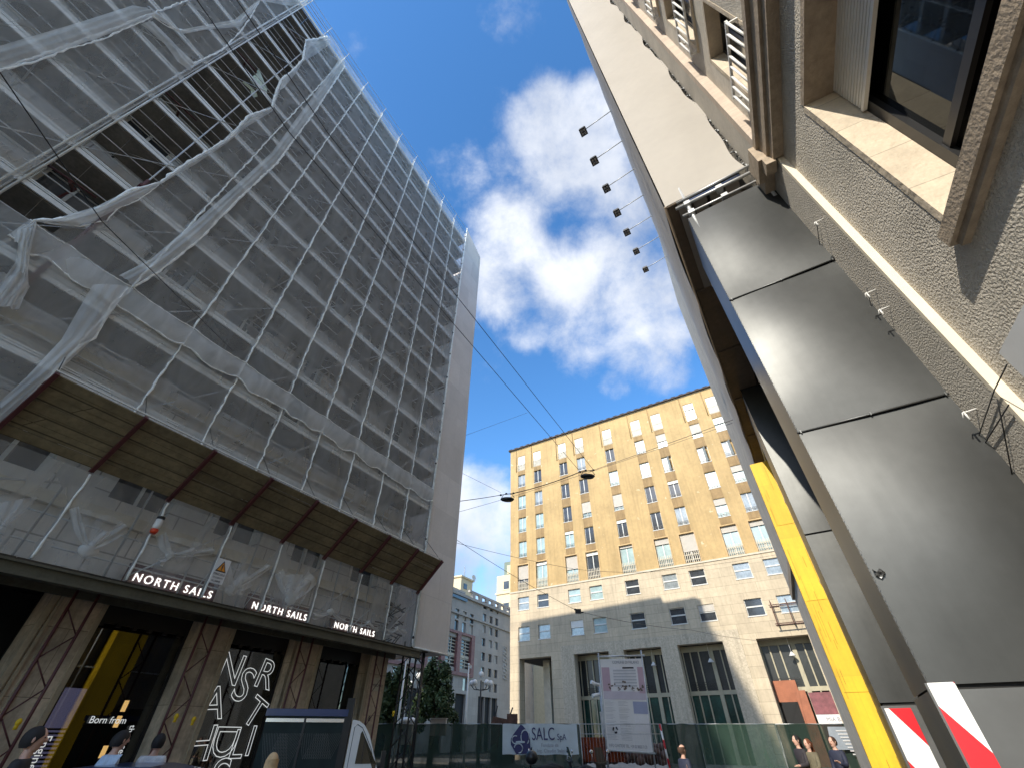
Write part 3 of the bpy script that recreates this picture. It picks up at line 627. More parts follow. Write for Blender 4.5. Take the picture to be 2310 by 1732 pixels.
# ================================================================ LEFT SCAFFOLD
WS=11.55; WB=12.62
seams=[-.02,1.29,2.86,4.44,6.05,7.61,9.18,10.78,12.32,13.83]
lefts=[-1.42-1.57*k for k in range(10)]
posts=sorted(seams+lefts)
lv=[11.1+1.77*k for k in range(-2,12)]
SC=Thing('facade_scaffold',FL,(0,WS,0),'tubular steel scaffold with decks covering the left building','scaffold')
for x in posts:
    b=MB(); b.tube([(x,WS,4.2),(x,WS,31.6)],.024,6); b.tube([(x,WB,4.2),(x,WB,31.9)],.024,6)
    for z in lv: b.tube([(x,WS-.08,z-.09),(x,WB+.1,z-.09)],.022,5)
    SC.part('standard_frame',b,'galv')
for z in lv:
    b=MB(); x=posts[0]
    while x<13.8: b.box(x,min(x+1.82,14),WS+.05,WB-.03,z-.05,z); x+=1.83
    SC.part('deck',b,'deck')
    b=MB(); b.box(posts[0],13.9,WS-.02,WS+.02,z-.03,z+.10); b.box(posts[0],13.9,WS-.025,WS+.01,z+.125,z+.155); b.box(posts[0],13.9,WS-.015,WS+.02,z+.18,z+.215); b.box(posts[0],13.9,WS+.021,WS+.03,z+.1,z+.18); SC.part('toe_board',b,'toe')
    b=MB()
    for q in (.55,1.02): b.tube([(posts[0],WS,z+q),(13.9,WS,z+q)],.017,5)
    b.tube([(posts[0],WB,z-.1),(13.9,WB,z-.1)],.02,5); SC.part('guard_rail',b,'galv')
rr=random.Random(9)
for k in range(len(lv)-1):
    b=MB()
    for i in range(len(posts)-1):
        a,c=posts[i],posts[i+1]
        if (i+k)%2==0: b.tube([(a,WS-.03,lv[k]),(c,WS-.03,lv[k+1])],.014,4)
        elif (i+k)%4==1: b.tube([(a,WB,lv[k]),(c,WS+.03,lv[k]-.08)],.014,4)
    SC.part('brace',b,'galv')
# anchor brackets / hoists inside the opening
for k in range(7):
    x=-.9; z=lv[2]+k*1.77*1.5; b=MB(); b.beam((x,WS+.1,z+.9),(x+.1,WB,z+1.6),.06); b.beam((x,WB,z+.75),(x+.1,WB,z+1.7),.05); b.tube([(x-.5,WS+.2,z+1.0),(x+.5,WS+.2,z+1.1)],.03,5)
    SC.part('wall_tie',b,'redsteel' if k%2==0 else 'black')
b=MB(); b.tube([(-.02,WS-.06,8.0),(-.02,WS-.06,13.6)],.05,8); 
for z in (8.7,9.9,11.6,13.2): b.box(-.09,.05,WS-.14,WS+.0,z,z+.09)
SC.part('red_standard',b,'redsteel')
b=MB()
for dx in (-.09,.07): b.tube([(-1.42+dx,WS-.05,9.2),(-1.42+dx,WS-.05,32.2)],.028,6)
SC.part('edge_pole',b,'toe')
b=MB(); x=posts[0]
while x<14.2: b.box(x,x+1.5,WS-.05,WB+.2,4.14,4.2); x+=1.52
SC.part('crash_deck',b,mat('dark_boards',(.05,.04,.03),.85,var=.4))
b=MB(); b.box(posts[0],14.3,WS-.12,WS-.04,3.92,4.14); b.box(posts[0],14.3,WS-.18,WS+.02,4.10,4.14); b.box(posts[0],14.3,WS-.18,WS+.02,3.9,3.94); b.box(posts[0],14.3,WB-.05,WB+.03,3.95,4.14)
SC.part('lintel_beam',b,mat('greenish_steel_beam',(.085,.08,.055),.6,var=.3))
for x in posts:
    if x<-8: continue
    break
for x in (-4.3,-1.3,4.15,6.85,9.75,12.9):
    b=MB(); WS_=WS+.45
    for dx in (-.19,.19): b.tube([(x+dx,WS_,0.12),(x+dx,WS_,4.1)],.028,6)
    z=.3
    while z<3.3: b.tube([(x-.19,WS_,z),(x+.19,WS_,z+.42)],.013,4); b.tube([(x+.19,WS_,z+.42),(x-.19,WS_,z+.84)],.013,4); z+=.84
    SC.part('lattice_leg',b,'redsteel')
b=MB(); 
for x,y in ((14.35,WS+.1),(14.75,WS+.1),(14.35,WS+.7),(14.75,WS+.7),(15.2,WS+.4)): b.tube([(x,y,0),(x,y,4.5)],.035,6)
for k in range(7):
    z=.3+k*.58; b.tube([(14.35,WS+.1,z),(14.75,WS+.1,z+.5)],.02,4); b.tube([(14.75,WS+.1,z),(14.75,WS+.7,z+.5)],.02,4); b.tube([(14.35,WS+.7,z),(14.35,WS+.1,z+.5)],.02,4)
SC.part('corner_lattice_tower',b,'black')
# more lattice around upper end, seen as black filigree
b=MB(); rr=random.Random(2)
for k in range(26):
    x=13.2+rr.random()*.7; z=4.4+rr.random()*1.2; b.tube([(x,WS+.5,z),(x+rr.uniform(-.4,.4),WB,z+rr.uniform(-.4,.4))],.022,4)
SC.part('lattice_knot',b,'black')
# lanterns, blinking lamp
p=FL.onY(354,1185,WS-.15); m=MB(); m.m=0; m.tube([(p.x,p.y,p.z-.08),(p.x,p.y,p.z-.0),(p.x,p.y,p.z+.14)],[.07,.078,.07],12); m.m=1; m.tube([(p.x,p.y,p.z-.18),(p.x,p.y,p.z-.14),(p.x,p.y,p.z-.08)],[.05,.075,.078],12); m.m=2; m.tube([(p.x,p.y,p.z+.16),(p.x,p.y,p.z+.2)],.08,12); m.box(p.x-.02,p.x+.02,p.y,WS,p.z+.0,p.z+.04)
single('warning_beacon',FL,(p.x,p.y,p.z-.26),m,['white','red','black'],'white and red warning beacon fixed to the scaffold above the shop sign','warning lamp')
for k,(px,py) in enumerate([(42,1628),(398,1615),(437,1622),(888,1606)]):
    p=FL.onY(px,py,WS+.2); m=MB(); m.sphere(tuple(p),(.045,.045,.055)); m.tube([(p.x,p.y,p.z-.1),(p.x,p.y,p.z)],.03,6)
    single('yellow_safety_cap',FL,(p.x,p.y,p.z-.1),m,'yellow',['yellow plastic cap on the scaffold leg at the far left','left one of two yellow caps on the scaffold leg beside the lettered window','right one of two yellow caps on the scaffold leg beside the lettered window','yellow plastic cap on the corner lattice leg by the fence'][k],'safety cap','yellow caps on scaffold legs')
# warning board with triangle
P=[FL.onY(*q,(WS-.3)-.1) for q in [(497,1258),(521,1270),(498,1318),(465,1310)]]
cx=(P[0].x+P[1].x)/2; T=Thing('warning_board',FL,(P[3].x,(WS-.3)-.1,P[3].z),'white board with an orange warning triangle tied to the netting','warning sign')
def wb(u,v): # board coords
    a=P[3].lerp(P[2],u); c=P[0].lerp(P[1],u); return a.lerp(c,v)
b=MB()
x0,x1,z0,z1=min(p.x for p in P),max(p.x for p in P),P[3].z,P[0].z
x0=(P[3].x+P[0].x)/2; x1=(P[2].x+P[1].x)/2
b.box(x0,x1,(WS-.3)-.12,(WS-.3)-.1,z0,z1); T.part('board',b,'paper')
mx_=(x0+x1)/2; ww=x1-x0; hh=z1-z0
b=MB(); b.poly([(mx_-ww*.4,(WS-.3)-.125,z0+hh*.47),(mx_+ww*.4,(WS-.3)-.125,z0+hh*.47),(mx_,(WS-.3)-.125,z0+hh*.93)]); T.part('triangle_border',b,'ink')
b=MB(); b.poly([(mx_-ww*.3,(WS-.3)-.13,z0+hh*.51),(mx_+ww*.3,(WS-.3)-.13,z0+hh*.51),(mx_,(WS-.3)-.13,z0+hh*.86)]); T.part('triangle',b,'orange')
b=MB(); b.box(mx_-.012,mx_+.012,(WS-.3)-.137,(WS-.3)-.132,z0+hh*.6,z0+hh*.76); b.box(mx_-.012,mx_+.012,(WS-.3)-.137,(WS-.3)-.132,z0+hh*.54,z0+hh*.575); T.part('exclamation_mark',b,'ink')
T.part('lettering',textmb('PERICOLO',ww*.19,(x0+ww*.06,(WS-.3)-.125,z0+hh*.33),(1,0,0),depth=.003),'ink'); T.part('lettering',textmb('DI CADUTA',ww*.14,(x0+ww*.12,(WS-.3)-.125,z0+hh*.2),(1,0,0),depth=.003),'ink'); T.part('lettering',textmb('ALLARME',ww*.16,(x0+ww*.1,(WS-.3)-.125,z0+hh*.06),(1,0,0),depth=.003),'ink')

# debris fan (plank canopy)
CF=Thing('plank_debris_fan',FL,(1.25,WS,6.05),'sloping canopy of weathered planks projecting from the scaffold above the shops','canopy')
cs=[1.25]+[2.86,4.44,6.05,7.61,9.18,10.78,12.32,13.83]
fa=(WS-.02,6.05); fb=(10.55,7.03)
for i in range(8):
    b=MB()
    for k in range(7):
        t0,t1=k/7+.006,(k+1)/7-.004; j=rr.uniform(-.008,.012)
        for (p,q) in [((cs[i]-.02,cs[i+1]+.02),(t0,t1))]:
            y0=fa[0]+(fb[0]-fa[0])*q[0]; y1=fa[0]+(fb[0]-fa[0])*q[1]; z0=fa[1]+(fb[1]-fa[1])*q[0]+j; z1=fa[1]+(fb[1]-fa[1])*q[1]+j
            n=(-.02,.02); a0=p[0]-rr.random()*.04; a1=p[1]+rr.random()*.04
            b.quad((a0,y0,z0),(a0,y1,z1),(a1,y1,z1),(a1,y0,z0)); b.quad((a0,y0+.02,z0+.03),(a1,y0+.02,z0+.03),(a1,y1+.02,z1+.03),(a0,y1+.02,z1+.03))
            b.quad((a0,y0,z0),(a1,y0,z0),(a1,y0+.02,z0+.03),(a0,y0+.02,z0+.03)); b.quad((a0,y1,z1),(a0,y1+.02,z1+.03),(a1,y1+.02,z1+.03),(a1,y1,z1))
    CF.part('plank_panel',b,'plank')
for x in cs:
    b=MB(); b.beam((x,fa[0]+.05,fa[1]-.09),(x,fb[0]-.05,fb[1]+.0),.075,.10); CF.part('red_beam',b,'redsteel')
b=MB(); b.beam((1.2,fb[0]-.02,fb[1]+.06),(13.9,fb[0]-.02,fb[1]+.06),.03,.03); CF.part('edge_strip',b,'toe')
for x in cs:
    b=MB(); b.tube([(x,fb[0]+.02,fb[1]),(x,WS,8.1)],.009,4); CF.part('stay_cable',b,'black')

# ---------------------------------------------------------------- netting
def drape(x0,x1,z0,z1,y,seed,am=.06,nu=10,nv=40):
    r=random.Random(seed); ph=[r.uniform(0,6.28) for _ in range(6)]
    def fn(u,v):
        x=x0+(x1-x0)*u; z=z0+(z1-z0)*v
        s=math.sin(pi*u); o=s*(am+am*.5*math.sin(z*.55+ph[0]))+.018*math.sin(z*2.1+ph[1]+3*u)+.012*math.sin(9*u+z*1.3+ph[2])
        return (x,y-.02-o,z)
    return fn
NT=Thing('debris_netting',FL,(0,WS-.1,4.2),'white debris netting laced to the scaffold of the left building, torn open at one bay','netting')
for i in range(1,len(seams)-1):
    b=MB(); b.grid(drape(seams[i],seams[i+1],7.2,31.3,WS-.05,i),8,60); NT.part('net_strip',b,'net')
_tear=sorted([(FL.onY(a_,b_,WS-.22).z,FL.onY(a_,b_,WS-.22).x) for a_,b_ in [(738,84),(683,135),(660,160),(635,180),(612,245),(560,262),(520,310),(480,335),(425,365),(360,413),(295,430),(230,470),(160,495)]])
def _edge(z):
    if z<=_tear[0][0]: return _tear[0][1]
    for (z0,x0),(z1,x1) in zip(_tear,_tear[1:]):
        if z<=z1: return x0+(x1-x0)*(z-z0)/max(1e-6,z1-z0)
    return _tear[-1][1]
def _torn(u,v):
    z=10.2+21.1*v; x0=min(1.2,_edge(z)); return (x0+(1.29-x0)*u,WS-.08-.06*math.sin(pi*u)-.012*math.sin(z*2.3+4*u)-.08*(1-u),z)
b=MB(); b.grid(_torn,8,90); NT.part('net_strip',b,'net')
b=MB(); b.grid(drape(-1.42,1.29,5.9,10.25,WS-.05,21,.10),10,16); NT.part('net_strip',b,'net')
for i in range(len(lefts)-1):
    if lefts[i+1]<-14: break
    b=MB(); b.grid(drape(lefts[i+1],lefts[i],5.9,32.2,WS-.05,40+i),8,60); NT.part('net_strip',b,'net')
lows=[-1.42,1.29]+seams[2:]
for i in range(len(lows)-1):
    b=MB(); b.grid(drape(lows[i],lows[i+1],4.2,5.95,WS-.03,60+i,.05),8,10); NT.part('lower_net',b,'netthin')
for i,x in enumerate(seams[1:]+lefts[1:6]):
    b=MB(); pts=[]; rads=[]; z=7.25 if x>1.2 else 6; r=random.Random(i+80)
    while z<31.4: pts.append((x+r.uniform(-.022,.022),WS-.1+r.uniform(-.015,.015),z)); rads.append(r.uniform(.013,.032)); z+=.16
    b.tube(pts,rads,6); NT.part('seam_roll',b,'cord')
    b=MB(); pts=[];rads=[]; z=4.22
    while z<6.0: pts.append((x+r.uniform(-.015,.015),WS-.08,z)); rads.append(r.uniform(.014,.028)); z+=.14
    b.tube(pts,rads,6); NT.part('seam_roll',b,'cord')
    for z in lv[1:]:   # overlapping lighter fold marks
        pass
# cross folds: fine horizontal flaps at level joints
b=MB()
i=0
vx=[-.75]+seams
for i in range(len(vx)-1):
    a,c=vx[i],vx[i+1]; r=random.Random(i+5)
    def fn(u,v,a=a,c=c,r=r,k=i):
        x=a+(c-a)*u; sag=.10*math.sin(pi*u)+.02*math.sin(14*u+k); zt=10.27-.05*math.sin(pi*u); zb=9.66-sag+.04*math.sin(9*u+2*k)
        return (x,WS-.13-.05*math.sin(pi*u)-.05*math.sin(pi*v),zt+(zb-zt)*v)
    b.grid(fn,14,5)
NT.part('overlap_flap',b,'netwhite')
for zz,sg in ((10.27,0),(9.66,1)):
    b=MB()
    for i in range(len(vx)-1):
        a,c=vx[i],vx[i+1]; pts=[]; rad=[]; r=random.Random(i+int(zz*10))
        for k in range(17):
            u=k/16; z=(10.27-.05*math.sin(pi*u)) if not sg else 9.66-.10*math.sin(pi*u)-.02*math.sin(14*u+i)+.04*math.sin(9*u+2*i)
            pts.append((a+(c-a)*u,WS-.17,z+r.uniform(-.012,.012))); rad.append(r.uniform(.012,.032) if sg else r.uniform(.008,.018))
        b.tube(pts,rad,5)
    NT.part('flap_hem',b,'cord')
def ribbon(name,A,B,y,m,n=6,bulge=.08,parent=NT,fold=.02,seed=0):
    """loose strip of net between two pixel outlines that lie on the plane y"""
    A=[FL.onY(*p,y) for p in A]; B=[FL.onY(*p,y) for p in B]; b=MB(); r=random.Random(seed)
    def at(P,u):
        k=min(int(u*(len(P)-1)),len(P)-2); t=u*(len(P)-1)-k; return P[k].lerp(P[k+1],t)
    def fn(u,v):
        p=at(A,u).lerp(at(B,u),v); return (p.x,p.y-bulge*math.sin(pi*v)-fold*math.sin(v*17+u*5+seed),p.z)
    b.grid(fn,(len(A)-1)*5,12); return parent.part(name,b,m)
def roll(name,A,y,rmin,rmax,m='cord',seed=0,parent=NT):
    P=[FL.onY(*p,y) for p in A]; pts=[];rad=[]; r=random.Random(seed)
    for i in range(len(P)-1):
        n=max(2,int((P[i+1]-P[i]).length/.14))
        for k in range(n): pts.append(P[i].lerp(P[i+1],k/n)+Vector((r.uniform(-.012,.012),0,r.uniform(-.012,.012)))); rad.append(r.uniform(rmin,rmax))
    pts.append(P[-1]); rad.append(rmin); b=MB(); b.tube(pts,rad,6); return parent.part(name,b,m)
y1=WS-.22
# wide folded strip along the seam next to the torn bay
ribbon('folded_strip',[(770,128),(700,225),(612,345),(520,430),(430,510),(340,585),(268,622)],[(778,150),(712,250),(625,368),(535,452),(450,540),(360,612),(300,650)],y1,'netwhite',seed=1)
roll('folded_edge',[(778,150),(712,250),(625,368),(535,452),(450,540),(360,612),(300,650)],y1,.02,.05,seed=2)
ribbon('folded_strip',[(210,642),(140,765),(60,850),(0,905)],[(290,648),(215,760),(135,835),(-10,960)],y1,'netwhite',seed=3)
roll('folded_edge',[(290,650),(250,690),(215,762),(180,780),(150,810),(128,845)],y1,.012,.03,seed=4)
# torn edge of the open bay
tear=[(738,84),(690,92),(683,135),(660,160),(635,180),(625,202),(612,245),(560,262),(520,310),(480,335),(425,365),(360,413),(295,430),(230,470),(160,495),(75,498)]
roll('torn_edge',tear,y1,.022,.06,seed=5)
ribbon('torn_fold',[(738,84),(690,92),(683,138),(635,180),(630,205)],[(745,100),(710,125),(683,140),(668,165),(640,200)],y1,'netwhite',seed=6)
ribbon('torn_fold',[(620,205),(612,240),(560,262),(500,320),(430,362),(360,412)],[(632,206),(614,252),(560,285),(510,325),(440,372),(362,416)],y1,'netwhite',seed=7)
ribbon('torn_fold',[(360,410),(290,430),(220,465),(120,495),(70,497)],[(362,416),(300,455),(210,500),(165,512),(100,505)],y1,'netwhite',seed=8)
roll('torn_edge',[(362,413),(330,440),(300,458),(265,470),(240,498),(180,512),(100,502)],y1,.01,.02,seed=9)
ribbon('torn_fold',[(75,498),(40,520),(30,545)],[(80,508),(60,530),(50,560)],y1,'netwhite',seed=10)
# hanging bunch on the left below the open bay
ribbon('hanging_bunch',[(72,505),(50,570),(10,625),(-30,690)],[(80,510),(66,575),(65,640),(40,700)],y1,'netwhite',seed=11,fold=.06)
ribbon('hanging_bunch',[(40,520),(38,560),(36,600)],[(75,515),(62,565),(60,640)],y1-.05,'netwhite',seed=12,fold=.05)
ribbon('hanging_bunch',[(0,615),(-40,700)],[(70,645),(40,690)],y1,'netwhite',seed=13,fold=.05)
# loose flap above, near the top left
ribbon('loose_flap',[(-10,108),(150,60),(300,12),(330,18)],[(-10,160),(150,112),(290,62),(345,38)],y1,'netwhite',seed=14)
roll('loose_hem',[(-10,160),(80,140),(150,112),(230,90),(290,62),(345,38)],y1,.01,.025,seed=15)
ribbon('loose_flap',[(330,12),(400,70),(450,60),(530,45),(580,2)],[(345,38),(410,78),(460,68),(545,60),(585,8)],y1,'netwhite',seed=16)
roll('loose_hem',[(340,35),(380,62),(420,72),(480,62),(540,50),(575,15),(585,3)],y1,.012,.035,seed=17)
ribbon('loose_flap',[(320,55),(370,100),(400,140),(430,160)],[(345,50),(390,95),(425,130),(440,145)],y1,'netwhite',seed=18)
roll('loose_hem',[(435,145),(500,115),(540,75),(565,40),(585,3)],y1,.012,.035,seed=19)
ribbon('loose_flap',[(585,3),(640,12),(690,14)],[(585,-8),(640,-10),(695,-12)],y1,'netwhite',seed=20)
M['pale_green']=mat('pale_green_cloth',(.55,.62,.52),.8,var=.2)
# ragged cloth caught in the opening
for A,B in (([(582,156),(570,190),(575,205),(590,215)],[(584,158),(595,180),(603,200),(600,220)]),([(573,170),(560,185),(565,205)],[(575,175),(580,195),(590,215)]),([(546,186),(560,200),(566,205)],[(552,185),(568,200),(570,208)]),([(566,204),(566,215),(572,222)],[(576,205),(582,215),(580,220)])):
    ribbon('ragged_cloth',A,B,WS+.2,'pale_green',seed=30,bulge=.04)
# knotted net bundles over the shop
def bundle(px,py,r,arms,seed,y=WS-.12):
    c=FL.onY(px,py,y); b=MB(); rr=random.Random(seed)
    i0=len(b.v); b.grid(lambda u,v:(c.x+r*1.2*math.cos(2*pi*u)*math.sin(pi*v)*(1+.18*math.sin(6*u*pi+seed)),c.y+r*.6*math.sin(2*pi*u)*math.sin(pi*v),c.z+r*math.cos(pi*v)*(1+.15*math.sin(10*u))),14,8)
    for (ax,ay,ww) in arms:
        e=FL.onY(ax,ay,y)
        def fn(u,v,e=e,ww=ww):
            w_=ww*(.35+u*.9)*r; p=c.lerp(e,u); d=(e-c).normalized(); pr=Vector((-d.z,0,d.x))
            return p+pr*w_*(v-.5)*2+Vector((0,-.05*math.sin(v*9+u*4)-.03,-.04*math.sin(pi*u)))
        b.grid(fn,8,8)
    return NT.part('net_bundle',b,'netwhite')
bundle(198,1240,.14,[(165,1145,.5),(282,1185,.8),(240,1200,.8)],1)
bundle(383,1252,.09,[(362,1205,1.1),(480,1240,.8),(358,1268,1),(440,1240,1)],2)
bundle(520,1330,.13,[(500,1270,1.3),(605,1275,.6),(560,1300,1.6),(540,1318,1.6)],3)
bundle(655,1352,.13,[(628,1290,1.0),(705,1300,1.6),(660,1295,2.2)],4)
bundle(745,1380,.10,[(706,1388,.8),(778,1400,.8)],5)
bundle(830,1403,.07,[(803,1412,.9),(852,1420,.9)],6); bundle(895,1417,.07,[(872,1425,1.2),(915,1425,1.6)],7)
for k,(A,B) in enumerate([([(628,1285),(632,1340),(640,1372)],[(706,1312),(690,1345),(655,1378)]),([(500,1265),(495,1300),(480,1330)],[(610,1280),(560,1310),(545,1345)]),([(365,1205),(372,1230),(400,1250)],[(480,1235),(440,1250),(425,1262)]),([(160,1142),(185,1180),(195,1230)],[(285,1180),(240,1200),(210,1235)]),([(-5,1135),(0,1160),(-10,1200)],[(85,1120),(60,1150),(10,1190)])]):
    ribbon('gathered_net',A,B,WS-.16,'netthin',seed=50+k,bulge=.12,fold=.04)
# diagonal tubes behind the lower net
b=MB()
for (a,c) in ((-1.4,2.86),(4.44,6.05),(7.61,9.18),(9.18,10.78),(10.78,12.32),(12.32,13.83)): b.tube([(a,WS+.02,4.3),(c,WS+.02,5.7)],.02,5)
for z in (4.75,5.3): b.tube([(-3,WB,z),(13.9,WB,z)],.018,5)
for x in (6.8,8.3,9.9,11.5,13): b.tube([(x-.5,WB,4.3),(x,WB,5.6),(x+.5,WB,4.3)],.018,5)
SC.part('brace',b,'galv')

# grey tarp wrapping the scaffold corner
TP=Thing('corner_tarp',FL,(15,11.45,4.2),'tall pale grey mesh tarp wrapped round the far corner of the left scaffold','tarp')
b=MB()
b.grid(lambda u,v:(13.86+2.14*u,11.45-.03*math.sin(pi*u)*math.sin(v*22),4.2+(32.3-1.1*(u)-4.2)*v+ (0.0)),6,60)
b.grid(lambda u,v:(16.0+.02*math.sin(v*20),11.45+3.2*u,4.2+(31.2-4.2)*v),6,40); TP.part('front_sheet',b,'tarp')
b=MB(); b.quad((13.86,11.46,4.2),(16,11.46,4.2),(16,14.6,4.3),(13.86,14.6,4.3)); TP.part('bottom_sheet',b,'tarp')
b=MB(); b.tube([(13.86,11.42,4.2),(13.86,11.42,32.3)],.03,6); b.tube([(13.86,11.42,4.2),(16.0,11.42,4.2)],.03,6); TP.part('hem_tube',b,'cord')
b=MB()
for z in [4.2+1.77*k for k in range(16)]:
    for dx in (0,.05): b.sphere((13.8+dx,11.45,z+.3),(.03,.04,.05),6,4)
TP.part('lacing_knot',b,'black')
# roof edge guard posts on top of the scaffold
for x in posts:
    if x<-12 : continue
    b=MB(); b.tube([(x,WS-.02,31.2),(x,WS-.22,31.95)],.014,5); SC.part('roof_guard_post',b,'galv')
b=MB()
for (z,y) in ((31.6,WS-.12),(31.9,WS-.21)): b.tube([(-14,y,z),(13.9,y,z)],.013,4)
SC.part('roof_guard_wire',b,'galv')
# ================================================================ RIGHT BUILDING
AW=-1.84
RB=Thing('rough_plaster_building',FA,(3.3,AW,0),'close beige building with rough plaster walls and stone framed windows on the right','building')
smalls=[]
for k in range(7):
    for s in (2.2,-.1,-2.4,-4.7): smalls.append((s,s+.75,7.42+2.8*k,9.55+2.8*k))
big=[(.30,2.56,4.21,6.37),(-4.2,-1.94,4.21,6.37)]
b=MB(); b.wall(-9,3.32,0,30,AW,smalls+big,-.27); RB.part('rough_wall',b,'rough')
b=MB(); b.quad((3.32,AW,0),(3.32,-1.773,0),(3.32,-1.773,7.0),(3.32,AW,7.0)); b.box(3.321,3.36,AW,-1.772,0,7.0); RB.part('pale_corner_strip',b,'whitestrip')
b=MB(); b.box(3.30,3.40,AW,-1.705,7.36,30); RB.part('combed_corner_strip',b,'pink')
b=MB(); b.quad((3.36,-1.773,0),(27,-1.773,0),(27,-1.773,7.0),(3.36,-1.773,7.0)); RB.part('fine_wall',b,'fine')
b=MB(); b.quad((3.40,-1.706,7.36),(27,-1.706,7.36),(27,-1.706,30),(3.40,-1.706,30)); RB.part('upper_fine_wall',b,'fine')
b=MB(); b.box(-9,27,-14,AW-.6,0,30); b.box(-9,27,-14,-1.8,30,30.3); b.box(3.5,27,-14,-1.8,0,29.9); RB.part('body',b,'dark')
b=MB(); b.box(-9,3.30,AW-.01,-1.73,6.90,7.02); b.box(-9,3.30,AW-.01,-1.70,7.02,7.25); b.box(-9,3.30,AW-.01,-1.66,7.25,7.35); b.box(3.302,3.62,AW-.01,-1.60,7.0,7.35); b.box(3.30,3.45,-1.75,-1.64,6.86,7.0)
b.box(3.62,27,-1.78,-1.66,7.0,7.35); RB.part('string_course',b,'brownstone')
# big window
for (s0,s1,z0,z1) in big:
    f=MB(); y=AW-.27
    f.box(s0,s1,y-.1,y,z0,z0+.10); f.box(s1-.09,s1,y-.1,y,z0,z1); f.box(s0,s0+.09,y-.1,y,z0,z1); f.box(s0,s1,y-.1,y,z1-.1,z1); f.box(s0,s1,y-.09,y-.015,z0+.62,z0+.70); f.box(s0,s1,y-.02,y+.012,z0+.0,z0+.05)
    w_=RB.part('large_window',f,'black')
    p=MB(); p.box(s0+.05,s1-.05,y-.06,y-.05,z0+.05,z1-.05); RB.part('pane',p,'darkglass',w_)
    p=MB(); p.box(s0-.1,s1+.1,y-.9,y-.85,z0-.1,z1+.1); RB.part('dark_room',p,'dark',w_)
    sh=MB(); z=z1-.0; 
    while z>z1-.52: sh.box(s0+.02,s1-.02,y+.02,y+.032,z-.034,z-.004); sh.box(s0+.02,s1-.02,y+.004,y+.012,z-.045,z); z-=.045
    sh.box(s0+.02,s1-.02,y+.01,y+.04,z-.01,z+.03); RB.part('roller_shutter',sh,'shutter_white',w_)
    h=MB(); h.box(s0-.0,s1,AW-.268,AW+.006,z1-.005,z1+.07); RB.part('lintel',h,'brownstone')
    h=MB(); h.box(s1-.004,s1+.055,AW-.268,AW+.005,z0,z1); RB.part('stone_jamb',h,'sillstone')
    h=MB(); h.box(s0-.2,s1+.07,AW-.266,AW+.075,z0-.115,z0+.004); h.box(s0-.2,s1+.04,AW-.01,AW+.045,z0-.165,z0-.115); RB.part('stone_sill',h,'brownstone')
# small windows with railings
wf=MB(); wf.box(0,.05,-.26,-.18,0,2.13); wf.box(.70,.75,-.26,-.18,0,2.13); wf.box(.05,.70,-.26,-.18,0,.05); wf.box(.05,.70,-.26,-.18,2.08,2.13); wf.box(.35,.40,-.27,-.18,.05,2.08)
wp=MB(); wp.box(.05,.70,-.23,-.22,.05,2.08)
wr=MB(); 
for zz in (.06,.78): wr.box(-.06,.84,.085,.115,zz,zz+.03)
for k in range(8): xx=-.045+.84*k/7; wr.tube([(xx,.1,.06),(xx,.1,.8)],.016,6)
wr.box(-.06,-.03,-.0,.1,.7,.73); wr.box(.81,.84,-.0,.1,.7,.73); wr.box(-.06,-.03,0,.1,.1,.13); wr.box(.81,.84,0,.1,.1,.13)
ws=MB(); ws.box(.745,.80,-.26,.004,.006,2.124); ws.box(-.05,.005,-.26,.004,.006,2.124); ws.box(-.05,.80,-.262,.03,-.06,.005); ws.box(-.05,.8,-.262,.004,2.125,2.19)
mw=[mesh('small_window',wf,'black'),mesh('pane',wp,'panedark'),mesh('balcony_railing',wr,'white'),mesh('stone_frame',ws,'sillstone')]
for (a,c,z0,z1) in smalls:
    o=bpy.data.objects.new('small_window',mw[0]); COL.objects.link(o); o.parent=RB.o; o.location=Vector((a,AW,z0))-RB.org
    for m_,nme in ((mw[1],'pane'),(mw[2],'balcony_railing'),(mw[3],'stone_frame')):
        q=bpy.data.objects.new(nme,m_); COL.objects.link(q); q.parent=o
# cable brackets on the wall
for k,(px,py) in enumerate([(1840,502),(1955,662),(1985,700),(2175,930)]):
    p=FA.onY(px,py,-1.70); m=MB(); m.tube([(p.x-.0,-1.773,p.z+.01),(p.x,-1.69,p.z),(p.x+.01,-1.68,p.z-.035)],.005,6); m.tube([(p.x,-1.70,p.z-.06),(p.x,-1.70,p.z)],.006,6); m.sphere((p.x,-1.70,p.z),.009,8,5)
    single('cable_bracket',FA,(p.x,-1.773,p.z),m,'white',['small white hooked bracket highest on the fine plaster wall above the metal panels','small white hooked bracket with a hanging insulator beside the middle metal panel','small white hooked bracket just below the one with the insulator','small white hooked bracket lowest on the fine plaster wall near the pale strip'][k],'bracket','cable brackets on the plaster wall')
# black wires clipped to the wall
for k,(A,lab) in enumerate([([(2272,822),(2243,880),(2205,990)],'thin black wire running from the white box across the pale corner strip'),([(2276,912),(2215,1010),(2150,1110)],'thin black wire crossing the fine plaster below the corner strip'),([(2250,900),(2262,960),(2285,1080)],'thin black wire hanging from the lowest white bracket'),([(1955,650),(1975,730),(1998,800)],'thin black wire hanging from the bracket with the insulator'),([(1842,500),(1850,560),(1862,600)],'short thin black wire hanging from the highest bracket')]):
    P=[FA.onY(x,y,-1.755) for x,y in A]; m=MB(); m.tube(P,.004,5); single('wall_wire',FA,tuple(P[0]),m,'black',lab,'wire','thin wires on the plaster wall')
